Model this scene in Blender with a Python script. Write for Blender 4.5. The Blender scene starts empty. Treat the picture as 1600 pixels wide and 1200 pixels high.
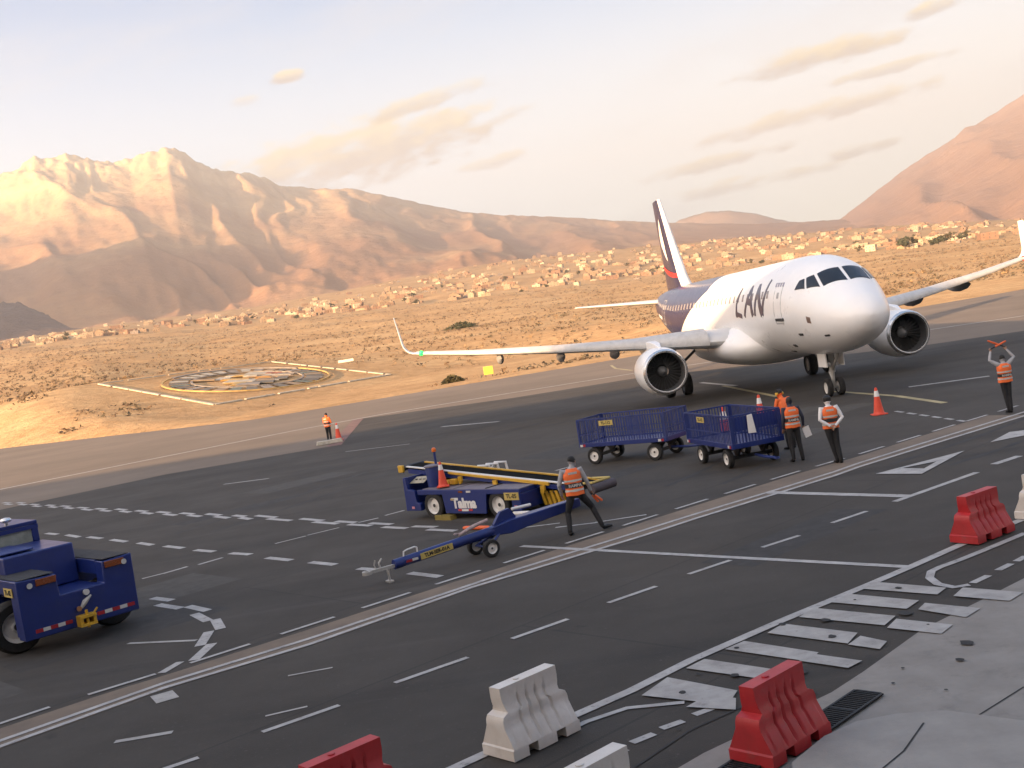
import bpy, math, random
import numpy as np
from mathutils import Vector, Matrix
R = math.radians
scene = bpy.context.scene
COL = scene.collection

# ------------------------------------------------------------------ camera
cam_d = bpy.data.cameras.new('camera')
cam = bpy.data.objects.new('camera', cam_d); COL.objects.link(cam)
ROLL, PITCH, HC = .156, .046, 4.693
cam_d.sensor_width = 36.0; cam_d.lens = 1765.6/1600*36.0
cam_d.clip_start = .05; cam_d.clip_end = 60000
cam.matrix_world = Matrix.Translation((0, 0, HC)) @ Matrix.Rotation(math.pi/2-PITCH, 4, 'X') @ Matrix.Rotation(-ROLL, 4, 'Z')
scene.camera = cam

# ------------------------------------------------------------------ light
SUN_AZ, SUN_EL = -138.0, 10.0          # degrees clockwise from the view direction (+Y), above the horizon
TO_SUN = Vector((math.sin(R(SUN_AZ))*math.cos(R(SUN_EL)), math.cos(R(SUN_AZ))*math.cos(R(SUN_EL)), math.sin(R(SUN_EL))))
sun_d = bpy.data.lights.new('sun', 'SUN'); sun_d.energy = 5.0; sun_d.angle = R(.5); sun_d.color = (1, .64, .34)
sun = bpy.data.objects.new('sun', sun_d); COL.objects.link(sun)
sun.rotation_euler = TO_SUN.to_track_quat('Z', 'Y').to_euler(); sun.location = (-40, -40, 60)

world = bpy.data.worlds.new('World'); scene.world = world; world.use_nodes = True
def build_world():
    nt = world.node_tree; nt.nodes.clear(); N = nt.nodes.new; L = nt.links.new
    out = N('ShaderNodeOutputWorld'); bg = N('ShaderNodeBackground'); L(bg.outputs[0], out.inputs[0])
    sky = N('ShaderNodeTexSky'); sky.sky_type = 'NISHITA'; sky.sun_disc = False
    sky.sun_elevation = R(SUN_EL); sky.sun_rotation = R(SUN_AZ % 360); sky.altitude = 2300; sky.air_density = 1.0; sky.dust_density = 2.5; sky.ozone_density = 1.0
    bg.inputs['Strength'].default_value = .12
    tc = N('ShaderNodeTexCoord'); sep = N('ShaderNodeSeparateXYZ'); L(tc.outputs['Generated'], sep.inputs[0])
    def M(op, a, b=None, c=None):
        n = N('ShaderNodeMath'); n.operation = op
        for i, x in enumerate((a, b, c)):
            if x is None: continue
            if isinstance(x, (int, float)): n.inputs[i].default_value = x
            else: L(x, n.inputs[i])
        return n.outputs[0]
    def ramp(x, a, b):
        n = N('ShaderNodeMapRange'); n.interpolation_type = 'SMOOTHSTEP'; L(x, n.inputs[0]); n.inputs[1].default_value = a; n.inputs[2].default_value = b; return n.outputs[0]
    def mix(f, a, b):
        n = N('ShaderNodeMix'); n.data_type = 'RGBA'
        if isinstance(f, (int, float)): n.inputs[0].default_value = f
        else: L(f, n.inputs[0])
        for i, x in ((6, a), (7, b)):
            if isinstance(x, tuple): n.inputs[i].default_value = (*x, 1)
            else: L(x, n.inputs[i])
        return n.outputs[2]
    az = M('ARCTAN2', sep.outputs[0], sep.outputs[1]); el = M('ARCSINE', sep.outputs[2])
    # thin high haze of the dry season evening: warm near the horizon, pale blue above
    veil = mix(ramp(el, R(6), R(23)), SKY_LOW, SKY_HIGH)
    rightness = ramp(az, R(-22), R(26))
    low = M('MULTIPLY', rightness, M('SUBTRACT', 1.0, ramp(el, R(3), R(20))))
    veil = mix(M('MULTIPLY', low, .75), veil, SKY_PEACH)
    # the glow of the low sun side of the sky
    ca = M('COSINE', M('SUBTRACT', az, R(SUN_AZ))); glow = M('MULTIPLY', ramp(ca, -.3, 1.0), M('SUBTRACT', 1.0, ramp(el, R(15), R(85))))
    gl = N('ShaderNodeVectorMath'); gl.operation = 'SCALE'; gl.inputs[0].default_value = GLOW; L(glow, gl.inputs['Scale'])
    va = N('ShaderNodeVectorMath'); va.operation = 'ADD'; L(veil, va.inputs[0]); L(gl.outputs[0], va.inputs[1]); veil = va.outputs[0]
    base = mix(VEIL, sky.outputs[0], veil)
    def noise(sx, sy, detail, off, rough=.55):
        cb = N('ShaderNodeCombineXYZ'); L(M('MULTIPLY', az, sx), cb.inputs[0]); L(M('MULTIPLY', M('SUBTRACT', el, M('MULTIPLY', az, .16)), sy), cb.inputs[1]); cb.inputs[2].default_value = off
        n = N('ShaderNodeTexNoise'); n.inputs['Scale'].default_value = 1; n.inputs['Detail'].default_value = detail; n.inputs['Roughness'].default_value = rough; L(cb.outputs[0], n.inputs['Vector'])
        return n.outputs[0]
    # wispy veils
    wisp = ramp(noise(5, 16, 6, 3.3), .48, .72)
    base = mix(M('MULTIPLY', wisp, .3), base, CLOUD_PALE)
    # separate banks of low sunlit cloud: (azimuth, elevation, half width, half height, tilt, amount)
    edge = noise(22, 60, 6, 9.1); edge2 = noise(60, 150, 5, 2.2)
    for (a, e, w, h, tl, amt) in CLOUDS:
        da = M('SUBTRACT', az, R(a)); de = M('SUBTRACT', M('SUBTRACT', el, R(e)), M('MULTIPLY', da, tl))
        q = M('ADD', M('POWER', M('ABSOLUTE', M('DIVIDE', da, R(w))), 2.0), M('POWER', M('ABSOLUTE', M('DIVIDE', de, R(h))), 2.0))
        d = M('SUBTRACT', 1.0, q)
        d = M('ADD', d, M('MULTIPLY', M('SUBTRACT', edge, .5), 2.6)); d = M('ADD', d, M('MULTIPLY', M('SUBTRACT', edge2, .5), 1.0))
        msk = M('MULTIPLY', ramp(d, .1, .95), amt)
        top = ramp(M('ADD', M('DIVIDE', de, R(h)), M('MULTIPLY', M('SUBTRACT', edge2, .5), 1.5)), -.5, .8)
        col = mix(top, CLOUD_UNDER, CLOUD_LIT)
        base = mix(msk, base, col)
    L(base, bg.inputs[0])
GLOW = (5.9, 4.9, 3.9)
# colours below are in the sky texture's own (bright) units
SKY_LOW, SKY_HIGH, SKY_PEACH, VEIL = (2.05, 2.4, 2.55), (.22, .74, 1.5), (3.0, 2.5, 1.8), .9
CLOUD_PALE, CLOUD_LIT, CLOUD_UNDER = (1.8, 1.8, 1.78), (2.5, 1.95, .95), (1.35, 1.1, .85)
CLOUDS = [(-8.6, 13.9, 1.0, .4, .1, .75), (-5.6, 9.9, 9.0, 1.9, .09, .75), (-2.0, 11.9, 4.0, .55, .14, .6), (1.0, 8.5, 2.2, .45, .1, .5), (17.5, 10.6, 4.8, .8, .02, .85), (16.5, 8.0, 6.6, .6, .05, .7), (11.5, 6.6, 4.5, .45, .06, .6), (20.5, 9.4, 3.5, .35, .04, .6), (22.5, 11.6, 2.0, .4, .1, .8), (18.5, 6.0, 2.0, .4, .05, .6), (13, 5.4, 5.0, .5, .02, .5), (-11.0, 13.0, 1, .3, .1, .4)]
build_world()
scene.view_settings.view_transform = 'Standard'; scene.view_settings.look = 'None'
scene.view_settings.exposure = 2.15; scene.view_settings.gamma = 1.0; scene.view_settings.use_curve_mapping = False

# ------------------------------------------------------------------ materials
def mat(name, col, rough=.6, metal=0., var=.12, vscale=3., bump=0., bscale=40., col2=None, emit=None, alpha=None, spec=None, coat=0., space='Object', dirt=None):
    m = bpy.data.materials.new(name); m.use_nodes = True; nt = m.node_tree; N = nt.nodes.new; L = nt.links.new
    b = nt.nodes['Principled BSDF']; b.inputs['Roughness'].default_value = rough; b.inputs['Metallic'].default_value = metal
    if spec is not None: b.inputs['Specular IOR Level'].default_value = spec
    if coat: b.inputs['Coat Weight'].default_value = coat; b.inputs['Coat Roughness'].default_value = .1
    tc = N('ShaderNodeTexCoord')
    n = N('ShaderNodeTexNoise'); n.inputs['Scale'].default_value = vscale; n.inputs['Detail'].default_value = 6; n.inputs['Roughness'].default_value = .65; L(tc.outputs[space], n.inputs['Vector'])
    mr = N('ShaderNodeMapRange'); mr.inputs[1].default_value = .3; mr.inputs[2].default_value = .7; L(n.outputs[0], mr.inputs[0])
    mx = N('ShaderNodeMix'); mx.data_type = 'RGBA'; L(mr.outputs[0], mx.inputs[0])
    c2 = col2 or tuple(c*(1-var*2) for c in col)
    mx.inputs[6].default_value = (*c2, 1); mx.inputs[7].default_value = (*col, 1); res = mx.outputs[2]
    for (dc, ds, lo, hi, amt) in (dirt or ()):
        dn = N('ShaderNodeTexNoise'); dn.inputs['Scale'].default_value = ds; dn.inputs['Detail'].default_value = 8; dn.inputs['Roughness'].default_value = .75; L(tc.outputs[space], dn.inputs['Vector'])
        dr = N('ShaderNodeMapRange'); dr.inputs[1].default_value = lo; dr.inputs[2].default_value = hi; dr.inputs[4].default_value = amt; L(dn.outputs[0], dr.inputs[0])
        dx = N('ShaderNodeMix'); dx.data_type = 'RGBA'; L(dr.outputs[0], dx.inputs[0]); L(res, dx.inputs[6]); dx.inputs[7].default_value = (*dc, 1); res = dx.outputs[2]
    L(res, b.inputs['Base Color'])
    r2 = N('ShaderNodeMapRange'); r2.inputs[3].default_value = min(1, rough+.12); r2.inputs[4].default_value = max(.03, rough-.08); L(n.outputs[0], r2.inputs[0]); L(r2.outputs[0], b.inputs['Roughness'])
    if bump:
        n2 = N('ShaderNodeTexNoise'); n2.inputs['Scale'].default_value = bscale; n2.inputs['Detail'].default_value = 4; L(tc.outputs[space], n2.inputs['Vector'])
        bp = N('ShaderNodeBump'); bp.inputs['Strength'].default_value = bump; bp.inputs['Distance'].default_value = .02; L(n2.outputs[0], bp.inputs['Height']); L(bp.outputs[0], b.inputs['Normal'])
    if emit: b.inputs['Emission Color'].default_value = (*emit[0], 1); b.inputs['Emission Strength'].default_value = emit[1]
    return m

# ------------------------------------------------------------------ mesh builder
class MB:
    def __init__(s): s.v = []; s.f = []; s.m = []; s.M = Matrix.Identity(4)
    def _add(s, vs, fs, m):
        o = len(s.v); M = s.M
        s.v += [tuple(M @ Vector(p)) for p in vs]; s.f += [tuple(i+o for i in f) for f in fs]; s.m += [m]*len(fs)
    def box(s, c, d, m=0, rz=0., taper=1.):
        x, y, z = d[0]/2, d[1]/2, d[2]/2; cs, sn = math.cos(rz), math.sin(rz); vs = []
        for k in (-1, 1):
            t = taper if k > 0 else 1
            for (a, b) in ((-1, -1), (1, -1), (1, 1), (-1, 1)):
                px, py = a*x*t, b*y*t; vs.append((c[0]+cs*px-sn*py, c[1]+sn*px+cs*py, c[2]+k*z))
        s._add(vs, [(3, 2, 1, 0), (4, 5, 6, 7), (0, 1, 5, 4), (1, 2, 6, 5), (2, 3, 7, 6), (3, 0, 4, 7)], m)
    def bb(s, x0, x1, y0, y1, z0, z1, m=0): s.box(((x0+x1)/2, (y0+y1)/2, (z0+z1)/2), (x1-x0, y1-y0, z1-z0), m)
    def prism(s, poly, y0, y1, m=0, plane='xz'):
        # polygon in the xz plane extruded along y (or 'xy' along z, 'yz' along x)
        n = len(poly)
        def P(p, t): return (p[0], t, p[1]) if plane == 'xz' else ((p[0], p[1], t) if plane == 'xy' else (t, p[0], p[1]))
        vs = [P(p, y0) for p in poly]+[P(p, y1) for p in poly]
        fs = [tuple(range(n)), tuple(range(2*n-1, n-1, -1))]+[(i, i+n, (i+1) % n+n, (i+1) % n) for i in range(n)]
        s._add(vs, fs, m)
    def loft(s, rings, m=0, cap0=True, cap1=True, closed=True):
        n = len(rings[0]); vs = [p for r in rings for p in r]; fs = []
        for i in range(len(rings)-1):
            for j in range(n if closed else n-1):
                k = (j+1) % n; fs.append((i*n+j, i*n+k, (i+1)*n+k, (i+1)*n+j))
        if cap0: fs.append(tuple(range(n-1, -1, -1)))
        if cap1: fs.append(tuple((len(rings)-1)*n+j for j in range(n)))
        s._add(vs, fs, m)
    def tube(s, pts, rad, n=8, m=0, cap=True):
        pts = [Vector(p) for p in pts]; rr = rad if isinstance(rad, (list, tuple)) else [rad]*len(pts); rings = []
        d0 = (pts[1]-pts[0]).normalized(); up = Vector((0, 0, 1)) if abs(d0.z) < .9 else Vector((1, 0, 0))
        a = d0.cross(up).normalized()
        for i, p in enumerate(pts):
            d = (pts[min(i+1, len(pts)-1)]-pts[max(i-1, 0)]).normalized(); a = (a-d*a.dot(d)).normalized(); b = d.cross(a)
            rings.append([tuple(p+(a*math.cos(t)+b*math.sin(t))*rr[i]) for t in [2*math.pi*j/n for j in range(n)]])
        s.loft(rings, m, cap, cap)
    def lathe(s, prof, o=(0, 0, 0), axis='z', n=20, m=0, cap0=True, cap1=True):
        rings = []
        for (t, r) in prof:
            ring = []
            for j in range(n):
                a = 2*math.pi*j/n; c, q = r*math.cos(a), r*math.sin(a)
                ring.append((o[0]+c, o[1]+q, o[2]+t) if axis == 'z' else ((o[0]+t, o[1]+c, o[2]+q) if axis == 'x' else (o[0]+q, o[1]+t, o[2]+c)))
            rings.append(ring)
        s.loft(rings, m, cap0, cap1)
    def quad(s, a, b, c, d, m=0): s._add([a, b, c, d], [(0, 1, 2, 3)], m)
    def build(s, name, mats, parent=None, smooth=35, bevel=0., loc=None):
        me = bpy.data.meshes.new(name); me.from_pydata(s.v, [], s.f); me.update()
        if not isinstance(mats, (list, tuple)): mats = [mats]
        for m in mats: me.materials.append(m)
        me.polygons.foreach_set('material_index', s.m)
        import bmesh
        bm = bmesh.new(); bm.from_mesh(me); bmesh.ops.recalc_face_normals(bm, faces=bm.faces); bm.to_mesh(me); bm.free()
        if smooth: me.shade_smooth(); me.set_sharp_from_angle(angle=R(smooth))
        o = bpy.data.objects.new(name, me); COL.objects.link(o)
        if parent: o.parent = parent
        if loc: o.location = loc
        if bevel:
            b = o.modifiers.new('bevel', 'BEVEL'); b.width = bevel; b.segments = 2; b.limit_method = 'ANGLE'; b.angle_limit = R(40)
        return o
def rawmesh(name, v, f, mats, parent=None, smooth=True, mi=None):
    me = bpy.data.meshes.new(name); me.from_pydata(v, [], f); me.update()
    for m in (mats if isinstance(mats, (list, tuple)) else [mats]): me.materials.append(m)
    if mi is not None: me.polygons.foreach_set('material_index', mi)
    if smooth: me.shade_smooth()
    o = bpy.data.objects.new(name, me); COL.objects.link(o)
    if parent: o.parent = parent
    return o
def tag(o, label, cat, group=None, kind=None):
    if label: o['label'] = label
    if cat: o['category'] = cat
    if group: o['group'] = group
    if kind: o['kind'] = kind
    return o
def struct(o): o['kind'] = 'structure'; return o
def thing(name, loc, rz=0., label=None, cat=None, group=None):
    o = bpy.data.objects.new(name, None); o.empty_display_size = .3; COL.objects.link(o); o.location = loc; o.rotation_euler = (0, 0, rz)
    return tag(o, label, cat, group)
def copy_tree(o, parent=None):
    c = o.copy(); COL.objects.link(c)
    if parent: c.parent = parent
    for ch in list(o.children): copy_tree(ch, c)
    return c
def text_mesh(name, txt, size, material, parent, M, extrude=.004, offset=0., shear=0., width=1., align='CENTER', on=None):
    cu = bpy.data.curves.new(name, 'FONT'); cu.body = txt; cu.size = size; cu.extrude = extrude; cu.offset = offset; cu.shear = shear; cu.align_x = align; cu.align_y = 'CENTER'; cu.resolution_u = 3
    t = bpy.data.objects.new(name, cu); COL.objects.link(t); dg = bpy.context.evaluated_depsgraph_get()
    me = bpy.data.meshes.new_from_object(t.evaluated_get(dg)); bpy.data.objects.remove(t); bpy.data.curves.remove(cu)
    me.transform(M @ Matrix.Diagonal((width, 1, 1, 1)))
    me.materials.clear(); me.materials.append(material); me.name = name
    o = bpy.data.objects.new(name, me); COL.objects.link(o)
    if parent: o.parent = parent
    return o
def frame(origin, xdir, ydir):
    x = Vector(xdir).normalized(); z = x.cross(Vector(ydir)).normalized(); y = z.cross(x)
    m = Matrix((x, y, z)).transposed().to_4x4(); m.translation = Vector(origin); return m
# value noise
def _h(ix, iy, s):
    n = (ix.astype(np.int64)*374761393+iy.astype(np.int64)*668265263+s*974634777) & 0x7fffffff
    n = ((n ^ (n >> 13))*1274126177) & 0x7fffffff
    return ((n ^ (n >> 16)) & 0xffff)/65535.
def vnoise(x, y, s=0):
    x0, y0 = np.floor(x), np.floor(y); fx, fy = x-x0, y-y0; fx = fx*fx*fx*(fx*(fx*6-15)+10); fy = fy*fy*fy*(fy*(fy*6-15)+10)
    a, b, c, d = _h(x0, y0, s), _h(x0+1, y0, s), _h(x0, y0+1, s), _h(x0+1, y0+1, s)
    return (a+(b-a)*fx)*(1-fy)+(c+(d-c)*fx)*fy
def fbm(x, y, o=5, s=0, g=.5):
    r = 0*x; a = 1.; t = 0
    for i in range(o): r = r+a*vnoise(x, y, s+i*17); t += a; a *= g; x = x*2.03+5.1; y = y*2.03-3.7
    return r/t
def ridged(x, y, o=5, s=0, g=.5):
    r = 0*x; a = 1.; t = 0
    for i in range(o): r = r+a*(1-np.abs(2*vnoise(x, y, s+i*31)-1)); t += a; a *= g; x = x*2.07+1.3; y = y*2.07+8.2
    return r/t

# ================================================================== setting
M_asphalt = mat('asphalt', (.085, .078, .072), .85, var=.16, vscale=.35, bump=.25, bscale=60, spec=.3)
M_asphalt_dark = mat('asphalt_dark', (.066, .061, .056), .82, var=.18, vscale=.3, bump=.25, bscale=60, spec=.3)
def mat_apron():
    m = mat('apron_asphalt', (.064, .0565, .0475), .82, var=.16, vscale=.3, bump=.25, bscale=60, spec=.3); nt = m.node_tree; N = nt.nodes.new; L = nt.links.new; b = nt.nodes['Principled BSDF']
    src = b.inputs['Base Color'].links[0].from_socket; tc = N('ShaderNodeTexCoord')
    def layer(src, scale, rot, sc, lo, hi, col, amt, det=5):
        mp = N('ShaderNodeMapping'); mp.inputs['Scale'].default_value = scale; mp.inputs['Rotation'].default_value = (0, 0, rot); L(tc.outputs['Object'], mp.inputs[0])
        n = N('ShaderNodeTexNoise'); n.inputs['Scale'].default_value = sc; n.inputs['Detail'].default_value = det; n.inputs['Roughness'].default_value = .6; L(mp.outputs[0], n.inputs['Vector'])
        r = N('ShaderNodeMapRange'); r.interpolation_type = 'SMOOTHSTEP'; r.inputs[1].default_value = lo; r.inputs[2].default_value = hi; r.inputs[4].default_value = amt; L(n.outputs[0], r.inputs[0])
        x = N('ShaderNodeMix'); x.data_type = 'RGBA'; L(r.outputs[0], x.inputs[0]); L(src, x.inputs[6]); x.inputs[7].default_value = (*col, 1); return x.outputs[2]
    c = layer(src, (1, 1, 1), 0, .035, .45, .75, (.078, .064, .050), .8)
    c = layer(c, (.12, 1, 1), -.35, .5, .52, .72, (.024, .023, .022), .55)
    c = layer(c, (.1, 1, 1), -.72, .8, .56, .75, (.09, .082, .074), .45)
    c = layer(c, (1, 1, 1), 0, 14, .62, .72, (.12, .11, .10), .35, 3)
    c = layer(c, (1, 1, 1), 0, .9, .66, .74, (.022, .021, .02), .6, 4)
    mp = N('ShaderNodeMapping'); mp.inputs['Rotation'].default_value = (0, 0, -.72); L(tc.outputs['Object'], mp.inputs[0])
    br = N('ShaderNodeTexBrick'); br.inputs['Scale'].default_value = 1; br.inputs['Mortar Size'].default_value = .03; br.inputs['Brick Width'].default_value = 23; br.inputs['Row Height'].default_value = 4.6; br.inputs['Mortar Smooth'].default_value = .3; L(mp.outputs[0], br.inputs['Vector'])
    br.inputs['Color1'].default_value = (0, 0, 0, 1); br.inputs['Color2'].default_value = (.25, .25, .25, 1); br.inputs['Mortar'].default_value = (1, 1, 1, 1)
    x = N('ShaderNodeMix'); x.data_type = 'RGBA'; mm = N('ShaderNodeMath'); mm.operation = 'MULTIPLY'; mm.inputs[1].default_value = .55; L(br.outputs['Color'], mm.inputs[0]); L(mm.outputs[0], x.inputs[0]); L(c, x.inputs[6]); x.inputs[7].default_value = (.026, .025, .024, 1); c = x.outputs[2]
    L(c, b.inputs['Base Color']); return m
M_concrete = mat('concrete', (.29, .268, .240), .85, var=.14, vscale=1.2, bump=.15, bscale=30, dirt=[((.12, .115, .11), 2.5, .55, .75, .5), ((.07, .068, .065), 9., .66, .75, .5)])
M_sandasphalt = mat('sandy_asphalt', (.185, .142, .104), .9, var=.2, vscale=.06)
M_paint = mat('road_paint', (.45, .44, .42), .7, var=.2, vscale=2.5, col2=(.28, .27, .26), dirt=[((.075, .07, .066), 9., .55, .68, .75)])
M_paint_old = mat('worn_road_paint', (.42, .405, .38), .8, var=.25, vscale=2.5, col2=(.27, .26, .245), dirt=[((.10, .095, .09), 7., .58, .72, .55), ((.09, .085, .08), 1.4, .54, .75, .4)])
M_paint_red = mat('red_road_paint', (.19, .105, .088), .8, var=.2, vscale=1.)
M_tan = mat('dusty_strip', (.20, .15, .105), .85, var=.2, vscale=.8, col2=(.12, .095, .075))

def polar(az, r): return np.sin(np.radians(az))*r, np.cos(np.radians(az))*r
EDGE_AZ = [-60, -40, -30, -24.5, -19.8, -14.7, -12.9, 3.3, 15, 24.7, 40, 60]
EDGE_R = [320, 230, 185, 160, 138, 120, 116, 120, 134, 154, 190, 280]
TB_AZ = [-60, -30, -23.8, -18.2, -12.1, -5.8, .7, 7.2, 13.5, 19.5, 25.1, 35, 60]
TB_E = [2.6, 2.7, 2.67, 2.64, 2.36, 2.2, 2.0, 1.66, 1.5, 1.3, .87, .6, .5]
TT_E = [3.3, 3.2, 3.1, 3.22, 3.14, 3.44, 3.58, 3.2, 2.68, 2.15, 1.41, 1.2, 1.]
R_TB, R_TT = 1450., 2800.
def terrain(az, r):
    az = np.asarray(az, float); r = np.asarray(r, float)
    re = np.interp(az, EDGE_AZ, EDGE_R); ztb = HC+R_TB*np.tan(np.radians(np.interp(az, TB_AZ, TB_E))); ztt = HC+R_TT*np.tan(np.radians(np.interp(az, TB_AZ, TT_E)))
    t = (r-re)/(R_TB-re); z = np.where(r < re, -.12, ztb*np.clip(t, 0, 1)**1.25)
    t2 = (r-R_TB)/(R_TT-R_TB); z = np.where(r > R_TB, ztb+(ztt-ztb)*t2, z)
    z = z+np.interp(az, [-60, -24, -20, -14.7, -8, 0], [5, 5.6, 5.2, .8, 0, 0])*(1-np.exp(-np.clip(r-re, 0, None)/60.))
    x, y = polar(az, r)
    und = (fbm(x/60., y/60., 4, 3)-.5)*np.clip((r-re)/150., 0, 1)*3.2*np.clip(r/500., .3, 2.2)+(fbm(x/9., y/9., 3, 7)-.5)*.5*np.clip((r-re)/20., 0, 1)
    und = und*np.clip((r-re)/8., 0, 1)
    # level pad of the stone crest, tilted with the hillside
    pz = np.minimum(.85-.14*(x+43.3)+.0577*(y-165), 7.2)
    w = np.clip(1.55-np.hypot(x+46, y-202)/60., 0, 1); w = w*w*(3-2*w); wa = np.clip((az+27)/6.5, 0, 1); w = w*wa*wa*(3-2*wa); ed = np.clip((r-re)/30., 0, 1); w = w*np.where(np.hypot(x+46, y-202) < 40, np.clip((r-re)/9., 0, 1), ed)
    return np.minimum(z*(1-w)+w*(pz-.05)+und*(1-w), np.where(r > re, (r-re)*.2, 9.))
def heightfield(name, azs, rs, zf, material):
    A, Rr = np.meshgrid(azs, rs); x, y = polar(A, Rr); z = zf(A, Rr); n, m = A.shape
    v = np.stack([x, y, z], -1).reshape(-1, 3).tolist(); i = np.arange(n-1)[:, None]*m+np.arange(m-1)[None]
    f = np.stack([i, i+1, i+m+1, i+m], -1).reshape(-1, 4).tolist()
    return rawmesh(name, v, f, material)

def mat_desert():
    m = bpy.data.materials.new('desert_ground'); m.use_nodes = True; nt = m.node_tree; N = nt.nodes.new; L = nt.links.new; b = nt.nodes['Principled BSDF']; b.inputs['Roughness'].default_value = .95; b.inputs['Specular IOR Level'].default_value = .1
    tc = N('ShaderNodeTexCoord')
    def noise(sc, det):
        n = N('ShaderNodeTexNoise'); n.inputs['Scale'].default_value = sc; n.inputs['Detail'].default_value = det; n.inputs['Roughness'].default_value = .7; L(tc.outputs['Object'], n.inputs['Vector']); return n.outputs[0]
    def cr(x, stops):
        n = N('ShaderNodeValToRGB'); L(x, n.inputs[0]); e = n.color_ramp.elements
        e[0].position, e[0].color = stops[0][0], (*stops[0][1], 1); e[1].position, e[1].color = stops[-1][0], (*stops[-1][1], 1)
        for p, c in stops[1:-1]: k = e.new(p); k.color = (*c, 1)
        return n.outputs[0]
    c1 = cr(noise(.02, 8), [(.3, (.36, .225, .115)), (.5, (.47, .30, .15)), (.7, (.56, .39, .21))])
    c2 = cr(noise(.35, 5), [(.35, (.68, .64, .58)), (.6, (1, 1, 1))])
    mx = N('ShaderNodeMix'); mx.data_type = 'RGBA'; mx.blend_type = 'MULTIPLY'; mx.inputs[0].default_value = .8; L(c1, mx.inputs[6]); L(c2, mx.inputs[7]); L(mx.outputs[2], b.inputs['Base Color'])
    bp = N('ShaderNodeBump'); bp.inputs['Strength'].default_value = .7; bp.inputs['Distance'].default_value = .5; L(noise(.9, 5), bp.inputs['Height']); L(bp.outputs[0], b.inputs['Normal'])
    return m
M_desert = mat_desert()
azs = np.concatenate([np.linspace(-60, -30, 60), np.linspace(-29.8, 30, 420), np.linspace(30.5, 60, 50)])
rs = np.concatenate([np.linspace(60, 112, 6), np.linspace(114, 260, 100), np.geomspace(263, R_TT+900, 150)])
def zter(A, Rr):
    z = terrain(A, np.minimum(Rr, R_TT)); return z+np.where(Rr > R_TT, (Rr-R_TT)*.03, 0)
struct(heightfield('desert', azs, rs, zter, M_desert))
# one broad sheet below everything, out to the horizon
b = MB(); b.quad((-7400, -2900, -.6), (8900, -2900, -.6), (8900, 14300, -.6), (-7400, 14300, -.6)); struct(b.build('ground', M_desert, smooth=0))

# pavement sheets -------------------------------------------------------------------------
def sheet(name, poly, z, material):
    b = MB(); b._add([(x, y, z) for x, y in poly], [tuple(range(len(poly)))], 0); return struct(b.build(name, material, smooth=0))
edge = [polar(a, r) for a, r in zip(EDGE_AZ, EDGE_R)]
sheet('runway_shoulder', [(-260, -60)]+[(float(x), float(y)) for x, y in edge]+[(240, -60)], 0, M_sandasphalt)
DBL = [(-40, -8), (-8.1, 16.1), (-4.2, 19.4), (2.38, 25.45), (15.03, 33.8), (40, 48), (120, 92)]
sheet('apron', [(-140, -50), (-19.1, 60.5), (-10.2, 62.0), (-11.74, 84.24), (-0.16, 80.39), (9.13, 80.82), (25, 68), (60, 62), (150, 60), (150, -50)], .004, mat_apron())

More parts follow.
